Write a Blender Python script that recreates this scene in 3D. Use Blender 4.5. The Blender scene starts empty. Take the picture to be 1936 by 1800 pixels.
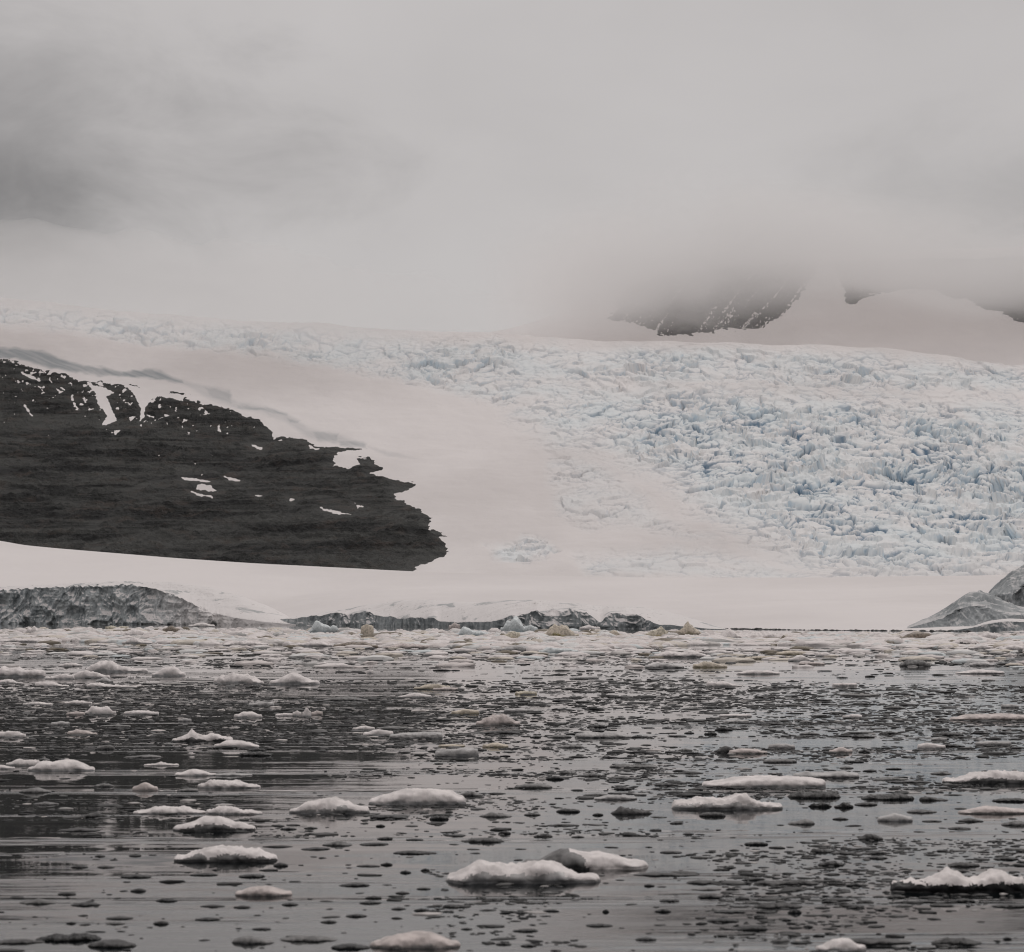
import bpy, math, random
import numpy as np
from mathutils import Vector

# ---------------------------------------------------------------- basics
F, HC, VH = 4366.0, 7.0, 1160.0       # focal length in photo pixels, eye height (m), horizon row
S = bpy.context.scene
COL = S.collection
rnd = random.Random(7)

def dirn(px, py):
    return ((px - 968) / F, (VH - py) / F)

def hash2(ix, iy, seed):
    h = (ix.astype(np.int64) * 374761393 + iy.astype(np.int64) * 668265263 + seed * 982451653) & 0x7fffffff
    h = ((h ^ (h >> 13)) * 1274126177) & 0x7fffffff
    h = ((h ^ (h >> 15)) * 668265263) & 0x7fffffff
    return (h ^ (h >> 16)) & 0xffffff

def r01(ix, iy, seed):
    return hash2(ix, iy, seed) / float(0xffffff)

def gnoise(x, y, seed=0):
    x0 = np.floor(x); y0 = np.floor(y)
    fx = x - x0; fy = y - y0
    ix = x0.astype(np.int64); iy = y0.astype(np.int64)
    def g(i, j):
        a = r01(ix + i, iy + j, seed) * (2 * np.pi)
        return np.cos(a) * (fx - i) + np.sin(a) * (fy - j)
    u = fx * fx * fx * (fx * (fx * 6 - 15) + 10); v = fy * fy * fy * (fy * (fy * 6 - 15) + 10)
    a = g(0, 0) * (1 - u) + g(1, 0) * u
    b = g(0, 1) * (1 - u) + g(1, 1) * u
    return (a * (1 - v) + b * v) * 1.5

def fbm(x, y, seed=0, octv=4, gain=0.5):
    s = 0; a = 1; n = 0
    for k in range(octv):
        s = s + a * gnoise(x * 2 ** k, y * 2 ** k, seed + 17 * k); n += a; a *= gain
    return s / n

def ridged(x, y, seed=0, octv=4):
    s = 0; a = 1; n = 0
    for k in range(octv):
        s = s + a * (1 - np.abs(gnoise(x * 2 ** k, y * 2 ** k, seed + 31 * k)) * 2); n += a; a *= 0.5
    return s / n

def worley(x, y, seed=0, jit=0.95):
    """F1, F2, id hash of nearest, offset to nearest"""
    ix = np.floor(x).astype(np.int64); iy = np.floor(y).astype(np.int64)
    f1 = np.full(x.shape, 9.0); f2 = np.full(x.shape, 9.0)
    idh = np.zeros(x.shape, np.int64); ox = np.zeros(x.shape); oy = np.zeros(x.shape)
    for i in (-1, 0, 1):
        for j in (-1, 0, 1):
            cx = ix + i; cy = iy + j
            px = cx + 0.5 + (r01(cx, cy, seed) - 0.5) * jit
            py = cy + 0.5 + (r01(cx, cy, seed + 5) - 0.5) * jit
            dx = x - px; dy = y - py
            d = np.sqrt(dx * dx + dy * dy)
            n = d < f1
            f2 = np.where(n, f1, np.minimum(f2, d))
            f1 = np.where(n, d, f1)
            idh = np.where(n, hash2(cx, cy, seed + 9), idh)
            ox = np.where(n, dx, ox); oy = np.where(n, dy, oy)
    return f1, f2, idh, ox, oy

def sstep(a, b, x):
    t = np.clip((x - a) / (b - a), 0, 1)
    return t * t * (3 - 2 * t)

def curve(pts, x):
    p = np.array(pts, float)
    return np.interp(x, p[:, 0], p[:, 1])

def scurve(pts, x, w=25):
    return sum(curve(pts, x + o * w) for o in (-2, -1, 0, 1, 2)) / 5

def polysd(poly, x, y):
    """signed distance in px, positive inside"""
    p = np.array(poly, float)
    d = np.full(x.shape, 1e9); ins = np.zeros(x.shape, bool)
    n = len(p)
    for i in range(n):
        x0, y0 = p[i]; x1, y1 = p[(i + 1) % n]
        ex, ey = x1 - x0, y1 - y0
        t = np.clip(((x - x0) * ex + (y - y0) * ey) / max(ex * ex + ey * ey, 1e-9), 0, 1)
        d = np.minimum(d, np.hypot(x - x0 - t * ex, y - y0 - t * ey))
        if y0 != y1:
            c = ((y0 > y) != (y1 > y)) & (x < (x1 - x0) * (y - y0) / (y1 - y0) + x0)
            ins ^= c
    return np.where(ins, d, -d)

# ---------------------------------------------------------------- mesh helpers
def link(name, me, mat=None, parent=None):
    o = bpy.data.objects.new(name, me)
    COL.objects.link(o)
    if mat: me.materials.append(mat)
    if parent: o.parent = parent
    return o

def grid_mesh(name, V, smooth=True, attrs=None, keep=None, closed_u=False):
    """V: (rows, cols, 3)"""
    r, c = V.shape[:2]
    idx = np.arange(r * c).reshape(r, c)
    if closed_u:
        nxt = np.roll(idx, -1, axis=1)
        q = np.stack([idx[:-1], nxt[:-1], nxt[1:], idx[1:]], -1).reshape(-1, 4)
    else:
        q = np.stack([idx[:-1, :-1], idx[:-1, 1:], idx[1:, 1:], idx[1:, :-1]], -1).reshape(-1, 4)
    if keep is not None:
        kk = keep.reshape(-1)
        q = q[kk[q].any(axis=1)]
    return raw_mesh(name, V.reshape(-1, 3), q, smooth, attrs)

def raw_mesh(name, V, q, smooth=True, attrs=None):
    used = np.unique(q)
    if len(used) < len(V):
        remap = np.zeros(len(V), np.int64); remap[used] = np.arange(len(used))
        V = V[used]; q = remap[q]
        attrs = {k: a.reshape(-1)[used] for k, a in (attrs or {}).items()}
    me = bpy.data.meshes.new(name)
    me.vertices.add(len(V)); me.vertices.foreach_set('co', np.ascontiguousarray(V, np.float32).ravel())
    k = q.shape[1]
    me.loops.add(q.size); me.loops.foreach_set('vertex_index', np.ascontiguousarray(q, np.int32).ravel())
    me.polygons.add(len(q))
    me.polygons.foreach_set('loop_start', np.arange(0, q.size, k, dtype=np.int32))
    me.polygons.foreach_set('use_smooth', np.full(len(q), bool(smooth)))
    for nm, a in (attrs or {}).items():
        at = me.attributes.new(nm, 'FLOAT', 'POINT')
        at.data.foreach_set('value', np.ascontiguousarray(a, np.float32).ravel())
    me.update(); me.validate()
    return me

def tag(o, label=None, cat=None, group=None, kind=None):
    if label: o['label'] = label
    if cat: o['category'] = cat
    if group: o['group'] = group
    if kind: o['kind'] = kind
    return o

# ---------------------------------------------------------------- materials
class NT:
    def __init__(self, name):
        self.m = bpy.data.materials.new(name); self.m.use_nodes = True
        self.t = self.m.node_tree; self.t.nodes.clear()
        self.out = self.t.nodes.new('ShaderNodeOutputMaterial')
        self.p = self.t.nodes.new('ShaderNodeBsdfPrincipled')
        self.t.links.new(self.p.outputs[0], self.out.inputs['Surface'])
    def n(self, typ, **kw):
        nd = self.t.nodes.new(typ)
        for k, v in kw.items():
            if k in nd.inputs:
                self.set(nd.inputs[k], v)
            else:
                setattr(nd, k, v)
        return nd
    def set(self, sock, v):
        if isinstance(v, bpy.types.NodeSocket): self.t.links.new(v, sock)
        elif isinstance(v, bpy.types.Node): self.t.links.new(v.outputs[0], sock)
        else: sock.default_value = v
    def math(self, op, a, b=0.0, c=0.0):
        nd = self.t.nodes.new('ShaderNodeMath'); nd.operation = op
        for i, v in enumerate((a, b, c)): self.set(nd.inputs[i], v)
        return nd.outputs[0]
    def vmath(self, op, a, b=(0, 0, 0)):
        nd = self.t.nodes.new('ShaderNodeVectorMath'); nd.operation = op
        self.set(nd.inputs[0], a); self.set(nd.inputs[1], b)
        return nd.outputs['Value'] if op in ('LENGTH', 'DOT_PRODUCT', 'DISTANCE') else nd.outputs[0]
    def mix(self, f, a, b):
        nd = self.t.nodes.new('ShaderNodeMix'); nd.data_type = 'RGBA'
        self.set(nd.inputs[0], f); self.set(nd.inputs[6], a); self.set(nd.inputs[7], b)
        return nd.outputs[2]
    def rng(self, v, a, b, c=0.0, d=1.0):
        nd = self.t.nodes.new('ShaderNodeMapRange'); nd.interpolation_type = 'SMOOTHSTEP'
        for i, x in enumerate((v, a, b, c, d)): self.set(nd.inputs[i], x)
        return nd.outputs[0]
    def coord(self, scale=(1, 1, 1), kind='Object', world=False):
        if world:
            g = self.t.nodes.new('ShaderNodeNewGeometry'); s = g.outputs['Position']
        else:
            s = self.t.nodes.new('ShaderNodeTexCoord').outputs[kind]
        return self.vmath('MULTIPLY', s, scale)
    def noise(self, vec, scale=1.0, detail=4.0, rough=0.55, dist=0.0):
        nd = self.t.nodes.new('ShaderNodeTexNoise')
        self.set(nd.inputs['Vector'], vec)
        nd.inputs['Scale'].default_value = scale; nd.inputs['Detail'].default_value = detail
        nd.inputs['Roughness'].default_value = rough; nd.inputs['Distortion'].default_value = dist
        return nd.outputs['Fac']
    def bump(self, h, strength=0.3, dist=1.0):
        nd = self.t.nodes.new('ShaderNodeBump')
        nd.inputs['Strength'].default_value = strength if not isinstance(strength, bpy.types.NodeSocket) else 1
        if isinstance(strength, bpy.types.NodeSocket): self.set(nd.inputs['Strength'], strength)
        nd.inputs['Distance'].default_value = dist
        self.set(nd.inputs['Height'], h)
        return nd.outputs[0]
    def attr(self, nm):
        nd = self.t.nodes.new('ShaderNodeAttribute'); nd.attribute_name = nm
        return nd.outputs['Fac']
    def nz(self):
        g = self.t.nodes.new('ShaderNodeNewGeometry')
        s = self.t.nodes.new('ShaderNodeSeparateXYZ'); self.t.links.new(g.outputs['Normal'], s.inputs[0])
        return s.outputs['Z']
    def fin(self, col, rough=0.6, normal=None, spec=None):
        self.set(self.p.inputs['Base Color'], col); self.set(self.p.inputs['Roughness'], rough)
        if normal is not None: self.set(self.p.inputs['Normal'], normal)
        if spec is not None: self.p.inputs['Specular IOR Level'].default_value = spec
        return self.m

def C(r, g, b): return (r, g, b, 1.0)

SNOW = C(0.79, 0.748, 0.738)

def mat_snow():
    t = NT('snow')
    n1 = t.noise(t.coord((0.004, 0.0025, 0.004)), 1, 6)
    n2 = t.noise(t.coord((0.05, 0.02, 0.05)), 1, 5)
    col = t.mix(t.rng(n1, 0.35, 0.7), SNOW, C(0.70, 0.66, 0.65))
    sc = t.attr('scarp_shade')
    col = t.mix(sc, col, C(0.42, 0.43, 0.445))
    b = t.bump(n2, 0.25, 3.0)
    return t.fin(col, 0.75, b, 0.2)

def mat_glacier():
    t = NT('glacier_ice')
    m = t.attr('fall')          # how broken the ice is
    deep = t.attr('deep')       # inside a crevasse, where bare blue ice shows
    n1 = t.noise(t.coord((0.02, 0.01, 0.02)), 1, 6)
    n3 = t.noise(t.coord((0.004, 0.0025, 0.004)), 1, 6)
    n2 = t.noise(t.coord((0.12, 0.06, 0.12)), 1, 6, 0.6)
    smooth = t.mix(t.rng(n3, 0.35, 0.7), SNOW, C(0.68, 0.638, 0.627))
    white = t.mix(t.rng(n1, 0.3, 0.7), C(0.83, 0.812, 0.808), C(0.765, 0.808, 0.825))
    col = t.mix(m, smooth, white)
    steep = t.rng(t.nz(), 0.86, 0.30)
    wall = t.mix(t.rng(n2, 0.35, 0.65), C(0.64, 0.745, 0.81), C(0.43, 0.595, 0.73))
    col = t.mix(t.math('MULTIPLY', steep, t.math('MULTIPLY', m, 0.62)), col, wall)
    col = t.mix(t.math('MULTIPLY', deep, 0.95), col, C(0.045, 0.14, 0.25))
    sc = t.attr('scarp_shade')
    col = t.mix(sc, col, C(0.33, 0.35, 0.365))  # grey of the scoops, their shade included, mixed into the snow colour
    b = t.bump(n2, 0.3, 2.0)
    return t.fin(col, 0.7, b, 0.2)

def mat_rock(name, lo, hi, warm, sx=0.006, sz=0.09):
    t = NT(name)
    st = t.noise(t.coord((sx, sx * 0.5, sz)), 1, 7, 0.62, 0.6)
    ch = t.noise(t.coord((0.035, 0.03, 0.06)), 1, 8, 0.65, 0.5)
    fi = t.noise(t.coord((0.3, 0.2, 0.5)), 1, 5, 0.7)
    pat = t.noise(t.coord((0.012, 0.01, 0.03)), 1, 6, 0.6, 1.2)
    col = t.mix(t.rng(st, 0.40, 0.60), lo, hi)
    col = t.mix(t.math('MULTIPLY', t.rng(pat, 0.50, 0.60), 0.55), col, hi)
    col = t.mix(t.math('MULTIPLY', t.rng(pat, 0.44, 0.36), 0.6), col, lo)
    col = t.mix(t.math('MULTIPLY', t.rng(ch, 0.5, 0.72), 0.55), col, warm)
    col = t.mix(t.math('MULTIPLY', t.rng(fi, 0.55, 0.75), 0.5), col, C(0.022, 0.022, 0.024))
    b = t.bump(t.math('ADD', ch, fi), 0.8, 4.0)
    return t.fin(col, 0.85, b, 0.2)

# ---------------------------------------------------------------- camera, light, sky
cam = bpy.data.cameras.new('camera'); co = bpy.data.objects.new('camera', cam); COL.objects.link(co)
co.location = (0, 0, HC); co.rotation_euler = (math.pi / 2, 0, 0)
cam.sensor_width = 36; cam.lens = 36 * F / 1936
cam.shift_y = (VH - 900) / 1936.0
cam.clip_start = 1; cam.clip_end = 60000
cam.dof.use_dof = True; cam.dof.focus_distance = 330
cam.dof.aperture_fstop = cam.lens / 55.0
S.camera = co

SUN_EL, SUN_AZ = 52.0, 25.0           # azimuth east of +Y
w = bpy.data.worlds.new('World'); S.world = w; w.use_nodes = True
wt = NT.__new__(NT); wt.t = w.node_tree; wt.t.nodes.clear()
wo = wt.t.nodes.new('ShaderNodeOutputWorld')
sky = wt.t.nodes.new('ShaderNodeTexSky'); sky.sky_type = 'NISHITA'; sky.sun_disc = False
sky.sun_elevation = math.radians(SUN_EL); sky.sun_rotation = math.radians(SUN_AZ)
bg1 = wt.t.nodes.new('ShaderNodeBackground'); bg1.inputs[1].default_value = 0.05
wt.t.links.new(sky.outputs[0], bg1.inputs[0])
tc = wt.t.nodes.new('ShaderNodeTexCoord').outputs['Generated']
sx = wt.t.nodes.new('ShaderNodeSeparateXYZ'); wt.t.links.new(tc, sx.inputs[0])
el = sx.outputs['Z']
def blob(px, py, rx, ry, k):
    dx, dz = dirn(px, py)
    v = wt.vmath('SUBTRACT', tc, (dx, 1.0, dz))
    # soften the edge with noise
    nn = wt.noise(wt.vmath('MULTIPLY', tc, (1, 1, 2.2)), 11, 5, 0.6, 0.4)
    v = wt.vmath('MULTIPLY', v, (F / rx, 0.0, F / ry))
    d = wt.math('ADD', wt.vmath('LENGTH', v), wt.math('MULTIPLY', wt.math('SUBTRACT', nn, 0.5), 1.6))
    return wt.rng(d, 1.25, 0.0, 0.0, k)
n_big = wt.noise(wt.vmath('MULTIPLY', tc, (1, 1, 2.5)), 5, 5, 0.5, 0.3)
br = wt.rng(el, 0.0, 0.9, 0.522, 0.62)
br = wt.math('ADD', br, wt.math('MULTIPLY', wt.math('SUBTRACT', n_big, 0.5), 0.12))
for b in ((900, 560, 1500, 420, 0.02), (20, 320, 720, 270, -0.21), (-60, 410, 330, 120, -0.10), (2000, 470, 520, 230, -0.12), (1800, 40, 900, 110, -0.03)):
    br = wt.math('ADD', br, blob(*b))
cmb = wt.t.nodes.new('ShaderNodeVectorMath'); cmb.operation = 'SCALE'
cmb.inputs[0].default_value = (1.0, 0.953, 0.938); wt.t.links.new(br, cmb.inputs['Scale'])
bg2 = wt.t.nodes.new('ShaderNodeBackground'); wt.t.links.new(cmb.outputs[0], bg2.inputs[0])
mx = wt.t.nodes.new('ShaderNodeMixShader'); mx.inputs[0].default_value = 0.94
wt.t.links.new(bg1.outputs[0], mx.inputs[1]); wt.t.links.new(bg2.outputs[0], mx.inputs[2])
wt.t.links.new(mx.outputs[0], wo.inputs['Surface'])

sl = bpy.data.lights.new('sun', 'SUN'); sl.energy = 0.6; sl.angle = math.radians(25); sl.color = (1.0, 0.95, 0.91)
so = bpy.data.objects.new('sun', sl); COL.objects.link(so)
e, a = math.radians(SUN_EL), math.radians(SUN_AZ)
sd = Vector((math.cos(e) * math.sin(a), math.cos(e) * math.cos(a), math.sin(e)))
so.rotation_euler = (-sd).to_track_quat('-Z', 'Y').to_euler()

S.view_settings.view_transform = 'Standard'; S.view_settings.look = 'None'
S.view_settings.exposure = 0; S.view_settings.gamma = 1
S.cycles.use_denoising = True; S.cycles.filter_width = 1.1
S.cycles.use_adaptive_sampling = True; S.cycles.adaptive_threshold = 0.015; S.cycles.volume_bounces = 6; S.cycles.max_bounces = 9; S.cycles.diffuse_bounces = 3
S.cycles.transparent_max_bounces = 16

# ---------------------------------------------------------------- the lie of the land
SHORE = [(-600, 1176), (0, 1179), (350, 1180), (540, 1181), (700, 1184), (900, 1186), (1280, 1188), (1500, 1191), (1700, 1193), (1936, 1194), (2500, 1197)]
CREST = [(-600, 985), (-100, 1014), (0, 1021), (30, 1029), (100, 1036), (330, 1055), (480, 1065), (640, 1073), (774, 1080), (1000, 1088), (1200, 1092), (1550, 1092), (1750, 1089), (1860, 1088), (1936, 1085), (2500, 1070)]
def shoreY(u): return HC * F / (scurve(SHORE, u, 15) - VH)
CY = [(-600, 2250), (0, 2150), (800, 1950), (1400, 1800), (1936, 1720), (2500, 1700)]
GTOP = [(-600, 530), (-350, 545), (0, 562), (300, 590), (600, 616), (900, 632), (1100, 638), (1300, 643), (1500, 649), (1700, 663), (1800, 674), (1936, 692), (2500, 735)]
Y1C = [(-600, 3600), (0, 3550), (900, 3450), (1936, 3300), (2500, 3250)]

M_snow = mat_snow(); M_glacier = mat_glacier()

def P3(u, Y, py):
    return np.stack([(u - 968) / F * Y, Y, HC + Y * (VH - py) / F], -1)

def shelf_py(u, t):
    """t 0 at the water, 1 at the crest; the snow climbs fast at first, then rounds over"""
    a = scurve(SHORE, u, 15) + 1.5; b = scurve(CREST, u, 12)
    return a + (b - a) * t

def build_shelf():
    u = np.linspace(-600, 2540, 640); t = np.linspace(0, 1, 150)
    U, T = np.meshgrid(u, t)
    Ys = shoreY(U) - 4; Yc = scurve(CY, U)
    Y = Ys + (Yc - Ys) * T
    py = shelf_py(U, T ** 0.8)
    V = P3(U, Y, py)
    V[..., 2] += fbm(V[..., 0] / 260, V[..., 1] / 260, 3, 4) * 7 * np.sin(np.pi * np.clip(T, 0, 1)) ** 0.7
    V[..., 2] += fbm(V[..., 0] / 22, V[..., 1] / 40, 5, 3) * 0.5 * np.sin(np.pi * T)
    # round over behind the crest, and dip under the water at the front
    tail = []
    for k, (dy, dz) in enumerate(((12, -1.5), (30, -6), (60, -16), (140, -40))):
        b = V[-1].copy(); b[:, 1] += dy; b[:, 2] += dz; tail.append(b)
    head = V[0].copy(); head[:, 1] -= 2; head[:, 2] = -2
    V = np.concatenate([head[None], V, np.array(tail)], 0)
    return link('snow_field', grid_mesh('snow_field', V), M_snow)

shelf = tag(build_shelf(), 'smooth snow field sloping down to the shore', kind='structure')

# --- the glacier: smooth snow on the left, broken icefall on the right
FALL = [  # (polygon in photo pixels, strength, edge softness)
    ([(1000, 700), (1230, 705), (1500, 715), (1750, 735), (2600, 760), (2600, 1100), (1560, 1094), (1470, 1060), (1390, 1015), (1290, 965), (1260, 920), (1130, 860), (1040, 850), (985, 800), (960, 790)], 1.0, 105),
    ([(-600, 530), (0, 560), (300, 590), (640, 620), (900, 640), (1200, 645), (1500, 652), (1750, 672), (2600, 735), (2600, 770), (1600, 740), (1100, 730), (960, 775), (860, 745), (700, 712), (560, 690), (300, 655), (60, 618), (-600, 585)], 0.58, 26),
    ([(1030, 850), (1130, 860), (1300, 990), (1400, 1030), (1300, 1030), (1180, 990), (1110, 1000), (1040, 970)], 0.34, 40),
    ([(910, 1025), (1030, 1010), (1060, 1040), (1000, 1062), (930, 1055)], 0.6, 14),
    ([(1080, 1040), (1340, 1030), (1560, 1080), (1560, 1100), (1100, 1094)], 0.42, 26),
]
SCOOP_SHADE = [  # wind scoops above the rock: bare-ice grey and shade painted into the colour
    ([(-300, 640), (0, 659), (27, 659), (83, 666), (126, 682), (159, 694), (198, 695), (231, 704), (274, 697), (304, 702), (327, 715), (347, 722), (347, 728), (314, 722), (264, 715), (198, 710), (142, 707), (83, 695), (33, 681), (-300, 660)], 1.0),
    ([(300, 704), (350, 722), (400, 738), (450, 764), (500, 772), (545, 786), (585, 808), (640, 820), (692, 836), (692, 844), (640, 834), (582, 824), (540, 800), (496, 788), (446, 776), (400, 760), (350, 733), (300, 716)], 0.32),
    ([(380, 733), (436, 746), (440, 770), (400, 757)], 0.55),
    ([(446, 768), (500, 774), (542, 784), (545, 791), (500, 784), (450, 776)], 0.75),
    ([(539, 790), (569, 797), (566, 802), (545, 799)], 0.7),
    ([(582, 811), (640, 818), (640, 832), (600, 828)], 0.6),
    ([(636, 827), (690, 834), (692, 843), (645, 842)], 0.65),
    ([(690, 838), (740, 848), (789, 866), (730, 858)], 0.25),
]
def glac_base(U, T):
    Y0 = scurve(CY, U) + 90; Y1 = scurve(Y1C, U)
    p0 = scurve(CREST, U, 12) + 22; p1 = scurve(GTOP, U, 20)
    Y = Y0 + (Y1 - Y0) * T
    py = p0 + (p1 - p0) * T
    return Y, py

def snow_relief(X, Y):
    return fbm(X / 240, Y / 300, 11, 3) * 9 + fbm(X / 60, Y / 90, 13, 3) * 2.2 + fbm(X / 30, Y / 22, 15, 3) * 0.7

def fall_amount(U, py):
    m = np.zeros(U.shape)
    wx = fbm(U / 60, py / 40, 41, 3) * 22
    for poly, k, soft in FALL:
        d = polysd(poly, U + wx, py + wx * 0.5)
        m = np.maximum(m, k * sstep(-soft * 0.35, soft, d))
    return m

def seracs(X, Y, m):
    wx = fbm(X / 45, Y / 60, 51, 3); wy = fbm(X / 45, Y / 60, 52, 3)
    x = X + wx * 16; y = Y + wy * 24
    h = np.zeros(X.shape); deep = np.zeros(X.shape)
    # rows of blocks across the fall line
    for sc_, hh, gap, sd_ in ((24.0, 9.0, 0.13, 61), (11.0, 4.6, 0.15, 71), (5.5, 1.9, 0.14, 81)):
        f1, f2, idh, ox, oy = worley(x / sc_, y / (sc_ * 1.5), sd_)
        q = (idh % 4096) / 4096.0; q2 = ((idh // 4096) % 64) / 64.0; q3 = ((idh // 262144) % 64) / 64.0
        top = (q ** 1.3) * hh + ox * (q2 - 0.5) * hh * 1.5 + oy * (q3 - 0.65) * hh * 1.5
        e_ = f2 - f1
        cut = 1 - sstep(0.0, gap * 1.6, e_)
        strong = (fbm(X / 110, Y / 140, sd_ + 3, 3) > -0.08)
        h += top - cut * hh * 0.6 * strong
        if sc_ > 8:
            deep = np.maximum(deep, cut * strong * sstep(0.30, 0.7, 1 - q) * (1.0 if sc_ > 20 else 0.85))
    return (h - 9.0) , deep

def build_glacier():
    u = np.linspace(-560, 2500, 1530); t = np.linspace(0, 1, 640)
    U, T = np.meshgrid(u, t)
    Y, py = glac_base(U, T)
    V = P3(U, Y, py)
    X = V[..., 0]
    m = fall_amount(U, py)
    top_ = py - scurve(GTOP, U, 20)
    m = m * (0.7 + 0.3 * sstep(4, 34, top_ + np.clip((U - 1150) / 10, 0, 40)))
    h, deep = seracs(X, Y, m)
    # the worst of the broken ground lies low on the icefall
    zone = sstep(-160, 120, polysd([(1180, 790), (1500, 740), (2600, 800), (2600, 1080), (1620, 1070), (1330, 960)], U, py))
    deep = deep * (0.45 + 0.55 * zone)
    patch = 0.55 + 0.75 * sstep(-0.25, 0.3, fbm(X / 150, Y / 220, 91, 3))
    mm = np.clip(m * patch, 0, 1.1)
    V[..., 2] += snow_relief(X, Y) * (1 - 0.6 * np.clip(m, 0, 1)) + h * mm
    V[..., 2] += fbm(X / 12, Y / 16, 95, 3) * 1.1 * mm
    lean = fbm(X / 70, Y / 90, 96, 2) * 1.1 + fbm(X / 22, Y / 30, 97, 2) * 0.9
    V[..., 0] += lean * np.clip(h + 6, -6, 16) * np.clip(mm, 0, 1) * 0.7
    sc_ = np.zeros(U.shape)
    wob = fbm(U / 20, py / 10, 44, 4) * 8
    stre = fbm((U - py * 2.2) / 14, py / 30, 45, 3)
    for poly, k in SCOOP_SHADE:
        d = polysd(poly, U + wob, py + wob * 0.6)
        sc_ = np.maximum(sc_, k * sstep(-4, 5, d) * (0.9 + 0.45 * stre))  # colour mask only: scoop and lip shade is painted, the surface isn't stepped
    tail = []
    for dy, dz in ((15, -3), (40, -14), (90, -40), (200, -110)):
        b = V[-1].copy(); b[:, 1] += dy; b[:, 2] += dz; tail.append(b)
    pad = lambda a: np.concatenate([a, np.repeat(a[-1:], 4, 0)], 0)
    V = np.concatenate([V, np.array(tail)], 0)
    # soften the broken ice's top in the clouds
    me = grid_mesh('glacier', V, True, dict(fall=pad(np.clip(m * 1.4, 0, 1)), deep=pad(deep * np.clip(m, 0, 1)), scarp_shade=pad(sc_)))
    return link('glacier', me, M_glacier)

glacier = tag(build_glacier(), 'broad glacier with a blue crevassed icefall under the cloud', kind='structure')

# --- the dark rock hillside on the left
ROCK = [(-420, 640), (-120, 668), (0, 683), (35, 690), (79, 699), (120, 713), (165, 721), (230, 730), (300, 746), (330, 748), (357, 751), (380, 766), (440, 778), (496, 801), (519, 821), (580, 828), (618, 841), (640, 845), (683, 846),
        (660, 853), (640, 856), (628, 866), (632, 878), (622, 886), (655, 884), (676, 878), (675, 869), (696, 867), (712, 876), (723, 887), (713, 892), (700, 897), (716, 903), (736, 910), (746, 917), (789, 922), (772, 933), (756, 938), (746, 943), (749, 953), (766, 958), (797, 965), (794, 973), (817, 988), (812, 1003), (838, 1013), (848, 1016), (833, 1019), (848, 1036), (843, 1044), (822, 1052), (809, 1057), (785, 1066), (789, 1072), (774, 1084), (700, 1110), (0, 1060), (-420, 1030)]
PATCHES = [
    [(165, 723), (198, 732), (215, 742), (202, 748), (212, 771), (221, 791), (192, 800), (202, 781), (185, 758), (179, 738)],
    [(225, 726), (300, 744), (352, 752), (345, 762), (300, 752), (288, 756), (274, 771), (272, 790), (264, 796), (266, 771), (258, 755), (250, 742)],
    [(214, 809), (226, 811), (218, 821)], [(286, 801), (322, 785), (300, 794)], [(474, 832), (497, 838), (494, 841), (478, 837)],
    [(585, 836), (604, 844), (598, 846), (586, 841)],
    [(341, 902), (375, 906), (406, 915), (380, 914), (350, 910)],
    [(370, 923), (382, 917), (400, 922), (413, 930), (395, 930), (372, 928)],
    [(353, 924), (372, 934), (398, 936), (402, 940), (372, 938)],
    [(417, 894), (430, 900), (454, 906), (453, 911), (435, 907)],
    [(475, 937), (497, 942), (488, 944)], [(547, 948), (556, 951), (550, 954)],
    [(605, 965), (640, 972), (664, 978), (640, 978), (612, 970)], [(671, 958), (686, 963), (676, 966)],
    [(36, 706), (60, 712), (76, 722), (62, 720), (44, 712)], [(104, 732), (120, 738), (112, 742)], [(44, 762), (52, 770), (64, 788), (52, 778)],
    [(352, 746), (376, 756), (372, 764), (352, 759)], [(136, 752), (150, 768), (140, 764)],
]
def build_rock(name, Ug, Tg, base, poly, patches, relief, mat, patch_noise=0.0, seed=0):
    U, T = np.meshgrid(Ug, Tg)
    Y, py = base(U, T)
    V = P3(U, Y, py)
    X = V[..., 0].copy()
    hs = relief(X, Y)
    n = fbm(U / 34, py / 13, seed + 1, 4) * 10 + fbm(U / 9, py / 4, seed + 2, 3) * 3
    d = polysd(poly, U, py) + n
    d = np.minimum(d, 30)
    for p in patches:
        dp = polysd(p, U, py) + fbm(U / 9, py / 5, seed + 7, 3) * 2.2
        d = np.minimum(d, -dp * 1.0)
    if patch_noise is not None and not isinstance(patch_noise, float):
        d = np.minimum(d, patch_noise(U, py))
        if seed >= 400: d = np.minimum(d, (0.95 - T) * 200)
    bump = np.clip(d * 0.22, -5, 2.2)
    inner = sstep(2, 22, d)
    strata = ridged(X / 90, (V[..., 2] + hs) / 16 + fbm(X / 120, Y / 120, seed + 4, 2) * 2, seed + 3, 4)
    chaos = ridged(X / 28, Y / 40, seed + 5, 5)
    fine = fbm(X / 9, Y / 12, seed + 6, 4)
    bump = bump + inner * ((strata - 0.45) * 6.5 + (chaos - 0.45) * 5.0 + fine * 2.6) + (1 - inner) * fine * 0.6
    bump = np.where(d > 5, np.maximum(bump, 0.5 + 0.3 * fine), bump)
    V[..., 2] += hs + bump
    keep = d > -14
    return link(name, grid_mesh(name, V, False, None, keep), mat)

def speckle(U, py):
    """scattered snow on the upper left of the rock"""
    z = fbm(U / 11, py / 9, 201, 4) + 0.35 * fbm(U / 45, py / 30, 203, 2)
    line = curve(ROCK[:18], U)
    deep = py - line
    th = 0.22 + np.clip(deep, 0, 200) / 95.0 * 0.32 + np.clip((U - 420) / 200, 0, 1)
    return (th - z) * 26

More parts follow.
